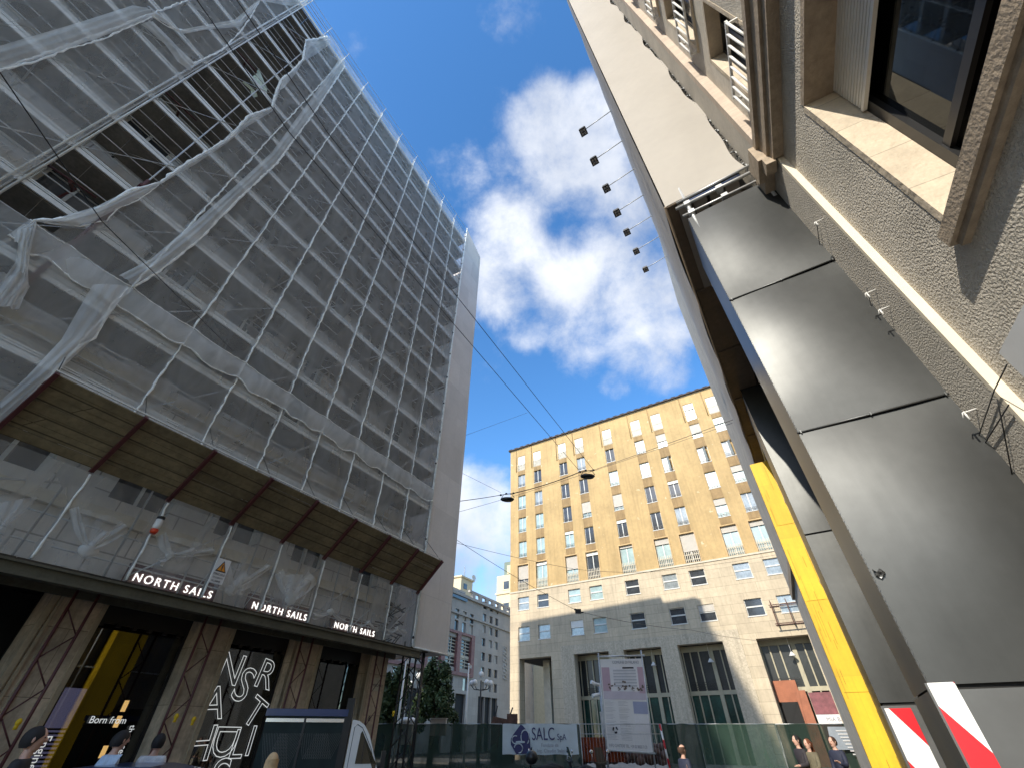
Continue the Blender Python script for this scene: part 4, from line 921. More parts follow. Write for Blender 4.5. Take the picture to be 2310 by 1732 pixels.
# white box at the right edge
P=[FA.onY(*q,-1.55) for q in [(2268,775),(2304,866),(2330,770),(2330,690)]]
bx=MB(); s1=P[1].x; z1=P[1].z+.10; bx.box(s1-.75,s1,-1.84,-1.60,z1-.10,z1+.10); bx.box(s1-.75,s1+.01,-1.60,-1.585,z1-.115,z1+.115)
T=Thing('white_wall_box',FA,(s1,AW,z1-.1),'white metal box mounted on the rough plaster wall at the right edge','wall box'); T.part('housing',bx,'white')
bx=MB(); bx.box(s1-.7,s1-.05,-1.83,-1.62,z1-.125,z1-.10); T.part('dark_base',bx,'black')

# ================================================================ CLAD SCAFFOLD POSTS (right)
def sheet(x0,x1,y0,y1,z0,z1,ax,bul=.018,nu=10,nv=12,seed=0):
    """slightly pillowed sheet; ax 'x' = faces the camera (plane x), 'y' = faces the street (plane y)"""
    b=MB()
    if ax=='x': b.grid(lambda u,v:(x0-bul*math.sin(pi*u)*math.sin(pi*v)-.006*math.sin(5*u+seed+3*v),y0+(y1-y0)*u,z0+(z1-z0)*v),nu,nv)
    else: b.grid(lambda u,v:(x0+(x1-x0)*u,y0+bul*math.sin(pi*u)*math.sin(pi*v),z0+(z1-z0)*v),nu,nv)
    return b
S0=3.9
MP=Thing('metal_clad_scaffold_post',FR,(S0,-1,0),'nearest tall scaffold base clad in dull grey sheet metal against the plaster wall','scaffold cladding','metal clad scaffold bases')
zz=[1.93,3.71,5.48,7.29]
for i in range(3): MP.part('front_panel',sheet(S0,0,-1.5,-.479,zz[i]+.012,zz[i+1]-.012,'x',seed=i,bul=.045),'sheet')
MP.part('side_panel',sheet(S0,4.85,-.479,0,1.93,7.29,'y',bul=.012),'sheet')
b=MB(); b.box(S0-.02,4.87,-1.5,-.47,.12,1.915); MP.part('base_panel',b,'sheetdark')
b=MB(); b.box(S0+.03,4.83,-1.49,-.50,.12,7.27); MP.part('core',b,'dark')
for z in zz[1:3]:
    b=MB(); b.tube([(S0-.012,-1.56,z),(S0-.012,-.47,z)],.0075,6)
    for y in (-1.48,-1.0,-.5): b.box(S0-.025,S0-.005,y-.004,y+.004,z-.014,z+.014)
    MP.part('joint_clamp',b,'sheetdark')
b=MB()
b.grid(lambda u,v:(S0-.012+.016*u,-.482+.004*math.sin(v*560),1.95+5.3*v),1,360,False)
MP.part('laced_edge',b,'galv')
p=FR.onX(1983,1294,S0-.01); b=MB(); r=random.Random(2)
b.grid(lambda u,v:(S0-.012-.02*r.random(),p.y-.03+.05*u+.01*math.sin(9*v),p.z-.02+.045*v+.01*math.sin(8*u)),5,5,False); MP.part('torn_spot',b,'sheetdark')
b=MB(); b.box(S0-.035,S0-.021,-.60,-.474,.12,1.95); MP.part('hazard_strip',b,'hazard')
b=MB(); b.box(S0-.035,S0-.0,-.474,-.462,.12,1.95); MP.part('strip_edge',b,'sheetdark')
MQ=Thing('metal_clad_scaffold_post',FR,(9.1,-1,0),'second narrow scaffold base clad in grey sheet metal, beside the yellow boards','scaffold cladding','metal clad scaffold bases')
for (a,c) in ((2.07,4.47),(4.47,7.8)): MQ.part('front_panel',sheet(9.1,0,-1.5,-.479,a+.015,c-.015,'x',seed=a),'sheet')
MQ.part('side_panel',sheet(9.1,10.6,-.479,0,.12,7.8,'y'),'sheet')
b=MB(); b.box(9.13,10.55,-1.49,-.5,.12,7.79); MQ.part('core',b,'dark')
b=MB(); b.box(9.08,10.6,-1.5,-.47,.12,2.05); MQ.part('base_panel',b,'sheetdark')
b=MB(); b.box(9.05,9.07,-.80,-.50,.12,2.02); MQ.part('hazard_strip',b,'hazard2')
YB=Thing('yellow_boarded_post',FR,(11.5,-.35,0),'tall bright yellow boarded scaffold post standing beyond the metal clad bases','scaffold cladding')
b=MB(); b.box(11.5,12.9,-.70,-.095,.12,7.12); b.m=1
M['drip']=mat('drip_mark',(.42,.25,.01),.7,var=.2)
r=random.Random(12)
for k in range(26): y=-.14-r.random()*.52; z=.6+r.random()*6; b.box(11.494,11.4985,y-.004-.004*r.random(),y+.004,z,z+.15+r.random()*.5)
for z in (2.35,3.9,5.5): b.box(11.494,11.4985,-.70,-.13,z,z+.006)
YB.part('yellow_boards',b,['yellow','drip'])
b=MB(); b.box(11.48,11.5,-.72,-.70,.12,7.12); b.box(11.5,12.9,-.72,-.70,.12,7.12); YB.part('dark_edge',b,'sheetdark')
b=MB(); b.box(12.9,22,-.72,-.55,.12,7.1); YB.part('rear_hoarding',b,'under')
# fabric wrapped scaffold above
ZB=7.8; ZT=28.0; S1=22.3; n0,n1=-.286,-1.40
BW=Thing('fabric_wrapped_scaffold',FR,(S0,-.8,ZB),'tall scaffold wrapped in taut beige fabric rising above the metal panels','wrapped scaffold')
b=MB()
def fnf(u,v):
    edge=n1+.0+.035*math.sin(v*44)+.02*math.sin(v*97)
    return (S0-.03*math.sin(pi*u)*abs(math.sin(v*11)),n0+(edge-n0)*u,ZB+(ZT-ZB)*v)
b.grid(fnf,10,160); BW.part('front_fabric',b,'beige')
b=MB(); b.grid(lambda u,v:(S0+(S1-S0)*u,n0+.02+.035*math.sin(pi*((u*9)%1)),ZB+(ZT-ZB)*v),72,30); BW.part('side_fabric',b,'beigeside')
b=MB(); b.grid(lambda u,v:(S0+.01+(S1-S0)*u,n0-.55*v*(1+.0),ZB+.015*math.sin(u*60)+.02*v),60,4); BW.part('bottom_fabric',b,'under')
b=MB()
for k in range(11): s=S0+.02+k*1.83; b.tube([(s,n0-.02,ZB-.02),(s,n0-.55,ZB-.0)],.02,5)
b.tube([(S0,n0,ZB),(S1,n0+.03,ZB)],.022,6); BW.part('bottom_hem',b,'under')
b=MB(); b.quad((S0,n0,ZT),(S1,n0,ZT),(S1,n1,ZT),(S0,n1,ZT)); b.quad((S1,n0,ZB),(S1,n1,ZB),(S1,n1,ZT),(S1,n0,ZT)); BW.part('far_fabric',b,'beigeside')
b=MB(); r=random.Random(5)
b.tube([(S0+.1,-1.47,ZB-.1),(S0+.1,-1.47,ZT)],.026,8); b.tube([(S0+.1,-1.60,ZB+.3),(S0+.1,-1.60,ZT)],.018,6)
z=ZB
while z<ZT:
    b.box(S0+.0,S0+.14,-1.53,-1.42,z,z+.05); b.tube([(S0+.05,-1.38,z+.15),(S0+.05,-1.58-r.random()*.08,z+.2+r.uniform(-.1,.1))],.013,5)
    b.tube([(S0+.02,-1.42,z+.3),(S0+.14,-1.56,z+.5)],.012,5); z+=.42
BW.part('rear_tubes',b,'galv')
b=MB()
z=ZB+.2
while z<ZT: b.sphere((S0+.05+r.uniform(-.03,.03),-1.46+r.uniform(-.05,.03),z),(.035,.03,.05+.04*r.random()),6,4); b.tube([(S0,-1.40,z),(S0+.06,-1.50,z+.08)],.008,4); z+=.13
BW.part('clamp_row',b,'black')
# exposed tubes in the gap between panels and fabric
b=MB(); 
for (y) in (-.56,-1.46): b.tube([(S0+.02,y,6.9),(S0+.02,y,ZB+.3)],.028,8)
b.tube([(S0+.0,-.44,7.38),(S0+.0,-1.52,7.36)],.018,8); b.tube([(S0+.0,-.40,7.62),(S0+.0,-1.74,7.60)],.024,8); b.tube([(S0-.02,-.44,7.72),(S0-.02,-1.66,7.75)],.018,8)
for y in (-.56,-1.46,-1.0): 
    for z in (7.6,7.36): b.box(S0-.04,S0+.06,y-.04,y+.04,z-.035,z+.035)
b.tube([(S0+.6,-.5,7.5),(S0+.6,-1.5,7.5)],.024,6); b.tube([(S0+.02,-.56,7.5),(S0+1.6,-.56,7.5)],.024,6); b.tube([(S0+.02,-1.46,7.5),(S0+1.6,-1.46,7.5)],.024,6)
BW.part('gap_tubes',b,'galv')
b=MB(); 
for k in range(4): b.box(S0+.05,S0+1.8,-.62-k*.22,-.44-k*.22-.0,7.745,7.78)
BW.part('deck_boards',b,'greystone')
b=MB(); b.box(S0+.03,S0+.05,-1.3,-.6,7.66,7.74); BW.part('blue_board',b,'bluepaint')
b=MB()
for s in (11.0,14.6,16,17.6,19.4):
    b.tube([(s,-.52,0.2),(s,-.52,ZB)],.026,6); b.tube([(s,-1.4,0.2),(s,-1.4,ZB)],.026,6)
for z in (4.2,6.0,7.6): b.tube([(10.7,-.52,z),(21,-.52,z)],.022,5)
b.tube([(11.2,-.55,7.5),(12.6,-.55,6.2)],.02,5); BW.part('lower_standards',b,'galv')
# billboard floodlights on arms
for k,(px,py) in enumerate([(1317,295),(1342,361),(1369,423),(1393,478),(1415,522),(1436,565),(1457,606)]):
    p=FR.onY(px,py,1.15); T=Thing('arm_floodlight',FR,(p.x,-.26,p.z),['%s small black floodlight on a thin arm from the fabric wrapped scaffold'%w_ for w_ in ('topmost','second from the top','third from the top','middle','fifth from the top','sixth from the top','lowest')][k],'floodlight','floodlights on arms along the wrapped scaffold')
    m=MB(); m.tube([(p.x,-.27,p.z+.25),(p.x,1.1,p.z+.02)],.022,5); T.part('arm',m,'galv')
    m=MB(); m.box(p.x-.17,p.x+.17,1.05,1.32,p.z-.10,p.z+.02); m.box(p.x-.19,p.x+.19,1.02,1.35,p.z-.13,p.z-.10); T.part('lamp_head',m,'black')
    m=MB()
    for (i,j) in ((0,0),(0,1),(1,0),(1,1)): m.box(p.x-.13+i*.15,p.x-.02+i*.15,1.07+j*.13,1.17+j*.13,p.z-.14,p.z-.13)
    T.part('lens',m,'greystone')

# ================================================================ CABLES AND STREET LAMPS
def at(px,py,Y): r=ray(px,py); t=Y/r.y; return Vector((r.x*t,Y,EYE+r.z*t))
def atz(px,py,z): r=ray(px,py); t=(z-EYE)/r.z; return Vector((r.x*t,r.y*t,z))
def cable(pts,r,lab,grp='overhead cables over the street',sag=.0):
    P=[]
    for i in range(len(pts)-1):
        a,c=pts[i],pts[i+1]
        for k in range(8): u=k/8; P.append(a.lerp(c,u)-Vector((0,0,sag*4*u*(1-u))))
    P.append(pts[-1]); m=MB(); m.tube(P,r,5); return single('overhead_cable',FW,tuple(P[0]),m,'black',lab,'cable',grp)
ZL=11.9
lamp1=at(1144,1124,22.3); lamp2=at(1325,1072,20.3)
def lamp(p,lab):
    T=Thing('hanging_street_lamp',FW,tuple(p),lab,'street lamp','street lamps hanging on cables',rot=0)
    m=MB(); m.grid(lambda u,v:(p.x+.40*math.cos(2*pi*u)*math.sin(pi*v)*(1 if math.cos(2*pi*u)>0 else .95),p.y+.22*math.sin(2*pi*u)*math.sin(pi*v),p.z-.03-(.13 if v<.5 else .10)*math.cos(pi*v)),20,10); T.part('lamp_body',m,'black')
    m=MB(); m.grid(lambda u,v:(p.x+.05+.26*v*math.cos(2*pi*u),p.y+.16*v*math.sin(2*pi*u),p.z-.165+.03*v*v),16,3); T.part('lens',m,'sheetdark')
    m=MB(); m.tube([(p.x-.34,p.y,p.z+.0),(p.x-.2,p.y,p.z+.24),(p.x+.1,p.y,p.z+.30),(p.x+.3,p.y,p.z+.24),(p.x+.4,p.y,p.z+.05)],.018,5); m.tube([(p.x-.36,p.y,p.z+.22),(p.x+.36,p.y,p.z+.33)],.022,5)
    for (dx,dz) in ((-.36,.22),(.36,.33),(-.05,.30)): m.sphere((p.x+dx,p.y,p.z+dz),(.07,.05,.06),8,5)
    T.part('suspension',m,'black')
lamp(lamp1,'left hanging street lamp, against the clouds beside the ochre building corner'); lamp(lamp2,'right hanging street lamp, in front of the ochre facade')
end1=at(962,1137,19.0); end2=at(1662,943,17.2)
cable([end1,lamp1+Vector((-.36,0,.22))],.018,'thick black cable from the corner tarp to the left hanging lamp',sag=.05)
cable([lamp1+Vector((.36,0,.33)),lamp2+Vector((-.36,0,.22))],.024,'thick black cable stretched between the two hanging lamps',sag=.10)
cable([lamp2+Vector((.36,0,.33)),end2],.012,'thin cable from the right hanging lamp to the wrapped scaffold',sag=.02)
cable([lamp2+Vector((-.36,0,.24)),atz(653,300,12.3),atz(430,-20,12.4)],.012,'left of two long black cables running down the sky to the right lamp')
cable([lamp2+Vector((.36,0,.35)),atz(739,300,12.6),atz(520,-20,12.8)],.012,'right of two long black cables running down the sky to the right lamp')
cable([atz(-20,135,9.0),atz(230,500,9.0),at(640,905,13)],.010,'black cable crossing the left scaffold from the upper left edge')
cable([at(340,555,6.5),at(700,960,12.5)],.007,'thin black cable crossing the netting above the plank canopy')
cable([at(1020,1210,19.5),at(1305,1378,23),at(1560,1420,28),at(1740,1445,38)],.010,'thin cable with a small clamp crossing in front of the arcade',sag=.12)
cable([at(960,1205,19.2),at(1300,1283,26),at(1480,1288,30),at(1790,1243,36)],.009,'thin cable crossing the boundary between ochre and stone',sag=.1)
cable([at(960,1025,19),at(1130,1110,22.2)],.008,'thin cable descending from the tarp to the left lamp')
cable([at(975,1170,19.5),at(1250,1090,24),at(1662,950,18)],.009,'thin cable rising across the ochre facade below the lamps',sag=.05)
cable([at(1040,985,25),at(1190,930,30)],.010,'faint short cable high in the blue sky left of the ochre roof')
p=at(1305,1378,23); m=MB(); m.box(p.x-.16,p.x+.12,p.y-.06,p.y+.06,p.z-.09,p.z+.10); m.box(p.x+.12,p.x+.24,p.y-.03,p.y+.03,p.z-.07,p.z-.02); m.box(p.x-.2,p.x-.12,p.y-.03,p.y+.03,p.z+.05,p.z+.12)
single('cable_clamp',FW,tuple(p),m,'black','small black junction clamp on the cable before the stone wall','cable clamp')

# ================================================================ SITE FENCE
YF=24.0
def fw(px,py,Y=YF): return at(px,py,Y)
zt=fw(1100,1632).z
fx=[fw(x,1632).x for x in (846,1022,1134,1306,1492,1570,1748,1950,2010)]
fences=[(0,1,'dark green netted fence panel behind the white truck'),(1,2,'dark green netted fence panel left of the pale banner'),(2,3,'green netted fence panel carrying the pale banner'),(3,4,'fence panel with bare mesh before the project poster'),(4,5,'opaque green netted fence panel just right of the poster'),(5,6,'wide green netted fence panel behind the bald man'),(6,7,'dark green netted fence panel behind the three walking people'),(7,8,'green netted fence panel partly hidden by the yellow post')]
for i,(a,c,lab) in enumerate(fences):
    x0,x1=fx[a],fx[c]; T=Thing('site_fence_panel',FW,((x0+x1)/2,YF,0),lab,'fence','mesh fence panels around the building site')
    m=MB()
    for x in (x0+.03,x1-.03): m.tube([(x,YF,.05),(x,YF,zt)],.022,6)
    for z in (.15,zt): m.tube([(x0+.03,YF,z),(x1-.03,YF,z)],.018,6)
    if i==3:
        m.tube([(x0,YF,1.85),(x1,YF,1.85)],.012,5)
        k=x0
        while k<x1: m.tube([(k,YF,.15),(k,YF,zt)],.004,4); k+=.14
    T.part('tube_frame',m,'galv')
    if i!=3:
        b=MB(); r=random.Random(i); ph=r.random()*6
        b.grid(lambda u,v:(x0+(x1-x0)*u,YF-.04-.03*math.sin(u*19+ph+3*v)*math.sin(pi*v),.1+(zt+.02*math.sin(u*11+ph)-.1)*v),20,6); T.part('green_net',b,'greennet' if i!=5 else netmat('thin_green_net',(.07,.12,.09),.7,.2,.3))
m=MB(); 
x=fx[3]
m.box(x+.1,fx[4]-1.6,YF+.9,YF+.95,.9,zt-.45); single('orange_barrier',FW,((x+fx[4])/2,YF+.5,0),m,'orangenet','orange mesh barrier behind the bare fence panel beside the banner','barrier')
# rubble
m=MB(); r=random.Random(4)
for k in range(60): m.sphere((fx[3]+.3+r.random()*(fx[4]-fx[3]),YF+1.2+r.random(),.9+r.random()*.55),(.25,.2,.16),6,4)
single('rubble_heap',FW,(fx[3]+1,YF+1.2,.7),m,'rust','heap of broken brown rubble behind the bare fence panel','rubble')
# pale banner
a=fw(1134,1632,YF-.12); c=fw(1306,1701,YF-.12)
T=Thing('company_banner',FW,((a.x+c.x)/2,YF-.12,c.z),'pale grey banner with a dark blue round emblem and company name on the green fence','banner')
b=MB(); b.grid(lambda u,v:(a.x+(c.x-a.x)*u,YF-.12-.02*math.sin(u*14+v*5)-.015*math.sin(u*31),c.z+(a.z-c.z)*v+.012*math.sin(u*20)),40,8); T.part('sheet',b,'bannerm')
W_=c.x-a.x; H_=a.z-c.z; yy=YF-.175
def bp(u,v): return (a.x+W_*u,yy,a.z-H_*v)
# emblem: dark rounded field with a pale scroll
b=MB(); b.poly([bp(*q) for q in [(.24,.02),(.27,.05),(.36,.33),(.37,.9),(.365,.97),(.18,.98),(.11,.68),(.11,.5),(.14,.36)]][::-1]); T.part('emblem_field',b,'navy')
def loop(cx,cy,rx,ry,a0,a1,r_=.022): 
    m=MB(); m.tube([bp(cx+rx*math.cos(t),cy+ry*math.sin(t)) for t in [a0+(a1-a0)*k/18 for k in range(19)]],r_,5); return m
b=loop(.30,.44,.055,.24,R_(60),R_(-230)); b.add(loop(.17,.52,.045,.13,R_(-60),R_(-320))); b.add(loop(.21,.80,.055,.15,R_(-170),R_(90)))
b.add(loop(.235,.60,.06,.02,R_(0),R_(360)))
T.part('emblem_scroll',b,'bannerm')
T.part('lettering',textmb('SALC',H_*.60,bp(.385,.53),(.72,0,0),depth=.004),'navy'); T.part('lettering',textmb('SpA',H_*.30,bp(.725,.53),(.8,0,0),depth=.004),'navy')
T.part('lettering',textmb('Fondata da',H_*.165,bp(.51,.75),(.9,0,0),depth=.004,sp=1.1),'greyink'); T.part('lettering',textmb('Ing. Claudio Salini',H_*.165,bp(.455,.93),(.9,0,0),depth=.004,sp=1.1),'greyink')
# project poster on a tube frame, leaning a little
YP=24.6
a=at(1353,1486,YP); c=at(1476,1700,YP); 
W_=(at(1449,1486,YP).x-a.x); T=Thing('project_poster',FW,((a.x+c.x)/2,YP,c.z),'tall white project poster with a tinted street rendering on a tube frame','poster')
tl,tr,bl,br=at(1353,1486,YP),at(1450,1484,YP),at(1370,1688,YP),at(1475,1696,YP)
def pp(u,v,d=0): 
    p=tl.lerp(tr,u).lerp(bl.lerp(br,u),v); return (p.x,YP-d,p.z)
def pq(u0,u1,v0,v1,d): m=MB(); m.quad(pp(u0,v0,d),pp(u0,v1,d),pp(u1,v1,d),pp(u1,v0,d)); return m
b=MB(); b.grid(lambda u,v:pp(u,v,.0),8,8); T.part('sheet',b,'paper')
pm={k:mat('poster_'+k,c_,.6,var=.06) for k,c_ in {'sky':(.72,.71,.72),'pink':(.50,.36,.42),'bldg':(.48,.49,.52),'tree':(.14,.11,.09),'road':(.55,.50,.56),'blue':(.33,.36,.50),'line':(.45,.45,.47)}.items()}
def pt(name,u0,u1,v0,v1,d,m_): T.part(name,pq(u0,u1,v0,v1,d),pm[m_] if m_ in pm else m_)
pt('picture_sky',.02,.98,.10,.47,.006,'sky'); pt('picture_road',.02,.98,.38,.47,.010,'road')
pt('picture_facade',.02,.2,.10,.38,.012,'pink'); pt('picture_facade',.84,.98,.10,.40,.012,'pink'); 
for k in range(6): pt('picture_storey',.28,.80,.13+.035*k,.152+.035*k,.014,'bldg')
pt('picture_roof',.5,.76,.10,.118,.016,'ink')
b=MB(); r=random.Random(8)
for (u,v,s) in ((.22,.32,1),(.55,.31,1.3),(.86,.33,1.1),(.4,.35,.6),(.7,.35,.6)):
    for k in range(9):
        u_=u+r.uniform(-.07,.07)*s; v_=v+r.uniform(-.035,.035)*s; rd=.02*s
        b.poly([pp(u_+rd*math.cos(t*pi/3),v_+rd*.5*math.sin(t*pi/3),.02+k*.001) for t in range(6)])
T.part('picture_trees',b,pm['tree'])
pt('picture_inset',.66,.98,.49,.62,.01,'blue'); pt('picture_inset',.66,.98,.64,.80,.01,'sky')
b=MB(); 
for k in range(30):
    v=.49+k*.0145; 
    if k%5==4: continue
    for (u0,u1) in ((.03,.28),(.33,.6)): b.quad(pp(u0,v,.012),pp(u0,v+.004,.012),pp(u0+(u1-u0)*r.uniform(.5,1),v+.004,.012),pp(u0+(u1-u0)*r.uniform(.5,1),v,.012))
T.part('small_print',b,pm['line'])
T.part('lettering',textmb('COMUNE DI MILANO',.16,pp(.28,.055,.02),(.85,0,0),depth=.004),'greyink')
T.part('lettering',textmb('INFO CANTIERE TEL. +39 02 8820 7120',.15,pp(.04,.975,.02),(.66,0,-.03),depth=.004),'greyink')
m=MB(); cc=pp(.21,.80,.03)
for k in range(3):
    t0=k*2*pi/3; m.tube([(cc[0]+.1*math.cos(t0+t),cc[1],cc[2]+.1*math.sin(t0+t)) for t in (0,.6,1.2)],.035,5)
T.part('knot_emblem',m,'ink')
m=MB()
for (A,C) in (((-.06,-.035),(1.05,-.035)),((-.03,1.01),(1.03,1.01))): m.tube([pp(*A),pp(*C)],.04,7)
m.tube([pp(-.02,-.08),pp(-.02,1.3)],.035,7); m.tube([pp(.98,-.1),pp(1.0,1.3)],.035,7); T.part('tube_frame',m,'galv')
# security cameras on a post left of the poster
p=at(1352,1545,YP+.4); T=Thing('camera_post',FW,(p.x,YP+.4,0),'grey post with two white security cameras left of the project poster','camera post')
m=MB(); m.tube([(p.x,p.y,0),(p.x,p.y,p.z+.1)],.05,7); m.box(p.x-.1,p.x+.1,p.y-.1,p.y+.1,p.z-1.9,p.z-1.0); T.part('post',m,'galv')
for k,dz in enumerate((.0,-.35)):
    m=MB(); m.tube([(p.x-.05,p.y-.1,p.z+dz),(p.x-.42,p.y-.25,p.z+dz+.12-.2*k)],[.07,.085],8); T.part('camera_housing',m,'white')
# notice board on the right of the fence
a=at(1866,1638,YF-.2); c=at(1938,1690,YF-.2)
T=Thing('notice_board',FW,((a.x+c.x)/2,YF-.2,c.z),'grey notice board with printed lines on the fence beside the walking people','notice board')
m=MB(); m.poly([(a.x,YF-.2,a.z),(at(1873,1668,YF-.2).x,YF-.2,at(1873,1668,YF-.2).z),(c.x-.9,YF-.2,c.z),(c.x,YF-.2,c.z),(at(1922,1639,YF-.2).x,YF-.2,a.z)]); T.part('board',m,mat('grey_notice',(.33,.37,.42),.6))
m=MB()
for k in range(8):
    z=a.z-.12-k*.11; m.box(a.x+.3+k*.05,a.x+1.0+k*.055,YF-.22,YF-.205,z-.04,z)
T.part('printed_lines',m,'paper')
# red-white pole leaning on the fence
m=MB(); m.tube([at(1488,1632,YF-.3),at(1512,1735,YF-.3)],.04,7); single('leaning_pole',FW,tuple(at(1512,1735,YF-.3)),m,'hazard','red and white pole leaning on the fence right of the poster','pole')

# ================================================================ SQUARE BEYOND: trees, poles, lanterns
def crown(c,rx,rz,n,seed,leaf=.22,cone=False):
    b=MB(); r=random.Random(seed); cl=[(Vector((r.uniform(-1,1),r.uniform(-1,1),r.uniform(-1,1)))*.85,r.uniform(.16,.36)) for _ in range(60)]
    for _ in range(n):
        q,s=r.choice(cl); d=Vector((r.gauss(0,1),r.gauss(0,1),r.gauss(0,1))).normalized()*s*r.uniform(.6,1.05)
        p=q+d
        if p.length>1.25: continue
        k=1.0 if not cone else max(.25,1.05-.6*(p.z+1)/2)
        P=Vector((c[0]+p.x*rx*k,c[1]+p.y*rx*k,c[2]+p.z*rz)); u=Vector((r.gauss(0,1),r.gauss(0,1),r.gauss(0,.7))).normalized()*leaf*r.uniform(.6,1.3); v=u.cross(Vector((r.gauss(0,1),r.gauss(0,1),r.gauss(0,1)))).normalized()*leaf*.5
        b.quad(P-u,P+v,P+u,P-v)
    return b
def maketree(px,py_top,py_bot,Y,wpx,lab,seed,n=5200,leaf=.2,cone=True):
    t=at(px,py_top,Y); bt=at(px,py_bot,Y); wd=at(px+wpx,(py_top+py_bot)/2,Y).x-at(px,(py_top+py_bot)/2,Y).x
    T=Thing('street_tree',FW,(t.x,Y,0),lab,'tree','trees on the square')
    cz=(t.z+max(bt.z-1,2))/2; rz=(t.z-max(bt.z-1,2))/2
    T.part('crown',crown((t.x,Y,cz),wd*1.25,rz,n,seed,leaf,cone),'leaf')
    m=MB(); m.tube([(t.x,Y,0),(t.x+.1,Y,cz-rz*.4),(t.x,Y,cz+rz*.6)],[.25,.16,.04],8); r=random.Random(seed)
    for k in range(9):
        z=cz-rz*.7+k*rz*.17; a_=r.random()*6.28; m.tube([(t.x,Y,z),(t.x+wd*.7*math.cos(a_),Y+wd*.7*math.sin(a_),z+.6)],[.07,.02],5)
    T.part('trunk',m,'bark')
maketree(990,1488,1625,44,46,'dense dark green tree in front of the red framed bays',1,11000,.15)
maketree(900,1500,1640,38,24,'dark tree half hidden behind the corner lattice tower',2,3500,.18,False)
for k,(px,top,Y,lab) in enumerate([(917,1486,36,'slim pale flagpole left of the dense tree'),(1058,1498,40,'slim pale flagpole right of the dense tree')]):
    t=at(px,top,Y); m=MB(); m.tube([(t.x,Y,0),(t.x,Y,t.z)],[.09,.05],8); m.sphere((t.x,Y,t.z),.1,8,5); m.box(t.x-.02,t.x+.22,Y-.02,Y+.02,t.z-.25,t.z-.05)
    single('flagpole',FW,(t.x,Y,0),m,'white',lab,'pole','poles on the square')
for k,(px,py,Y,s,lab) in enumerate([(1085,1543,46,1.0,'five globe candelabra street lantern in front of the grey building portals'),(942,1547,44,.9,'globe candelabra street lantern left of the dense tree')]):
    c=at(px,py,Y); T=Thing('candelabra_lantern',FW,(c.x,Y,0),lab,'street lantern','globe lanterns on the square')
    m=MB(); m.tube([(c.x,Y,0),(c.x,Y,1),(c.x,Y,c.z+.3)],[.16,.09,.06],8)
    gl=[(0,.75)]+[(math.cos(a_)*.85,.12) for a_ in (0,.9,pi,pi-.9)]
    for (dx,dz) in gl[1:]: m.tube([(c.x,Y,c.z-.4),(c.x+dx*.7*s,Y,c.z-.35),(c.x+dx*s,Y,c.z-.05)],.035,5)
    T.part('post',m,'black')
    for i,(dx,dz) in enumerate(gl):
        g=MB(); g.sphere((c.x+dx*s,Y+(.4 if i%2 else -.4)*(i>0),c.z+dz),.24,12,8); T.part('globe',g,'white')
# site things showing over the fence
p=at(921,1625,30); m=MB(); m.sphere((p.x,30,p.z),(.5,.5,.18),14,6); m.box(p.x-.3,p.x+.3,29.8,30.2,p.z-1,p.z-.05); single('white_domed_cover',FW,(p.x,30,p.z-1),m,'white','white domed machine cover showing above the fence beside the truck','machine cover')
p=at(990,1627,30); m=MB(); m.box(p.x-.42,p.x+.42,29.7,30.3,p.z-.6,p.z+.12); m.box(p.x-.45,p.x+.45,29.66,30.34,p.z+.12,p.z+.16); single('site_cabinet',FW,(p.x,30,p.z-.6),m,'greystone','small pale grey cabinet showing above the fence below the dense tree','cabinet')
p=at(1135,1625,28); T=Thing('dumper_machine',FW,(p.x,28,0),'dark site machine with two raised levers above the fence by the banner','site machine')
m=MB(); m.poly([(p.x-.5,27.6,p.z+.18),(p.x+.55,27.6,p.z+.0),(p.x+.65,27.6,p.z-.3),(p.x-.65,27.6,p.z-.3)]); m.box(p.x-.6,p.x+.6,27.61,28.6,.7,p.z-.02); m.box(p.x+.2,p.x+.75,27.7,28.4,p.z-.1,p.z+.28); T.part('body',m,'rust')
m=MB(); m.tube([(p.x-.5,27.8,p.z-.1),(p.x-.3,27.8,p.z+.62)],.04,6); m.tube([(p.x+.3,27.8,p.z+.1),(p.x+.5,27.8,p.z+.55)],.04,6); T.part('lever',m,'black')

# ================================================================ TRUCK
FK=Frame(16.0) # x axis: direction of travel, to the right and towards the camera
c0=at(775,1732,12.2)
def kl(P): return FK.loc(P)
KO=kl(Vector((c0.x-.50,12.2,0)))
TR=Thing('white_cab_truck',FK,(KO.x,KO.y,0),'small white cab truck with a dark tarpaulin load body and blue roof bar','truck')
def Kb(m,x0,x1,y0,y1,z0,z1): m.box(KO.x+x0,KO.x+x1,KO.y+y0,KO.y+y1,z0,z1)
hz=2.16
b=MB(); Kb(b,-1.65,.45,-1.0,1.0,.75,hz-.1); TR.part('load_body',b,'truckdark')
b=MB(); Kb(b,-1.7,.50,-1.04,1.04,hz-.1,hz+.02); TR.part('roof_bar',b,'bluepaint')
b=MB(); Kb(b,-1.65,-.66,-1.03,-1.0,hz-.2,hz-.14); Kb(b,-.6,.42,-1.03,-1.0,hz-.2,hz-.14); TR.part('bright_rail',b,'chrome')
b=MB(); Kb(b,.42,.62,-1.02,.95,.75,hz+.22); TR.part('headboard',b,'black')
b=MB(); Kb(b,-.66,-.6,-1.02,-1.0,.8,hz-.12); TR.part('stay_post',b,'black')
b=MB(); r=random.Random(3)
for (cx,cz,w2,h2) in ((-1.1,1.5,.3,.28),(-.1,1.58,.36,.2)):
    for i in range(16):
        for s in (-1,1):
            x=KO.x+cx-w2+2*w2*i/15; b.beam((x,KO.y-1.008,cz-h2+hz-2.16),(x+s*.22,KO.y-1.008,cz+h2+hz-2.16),.006)
TR.part('wire_mesh_window',b,'sheetdark')
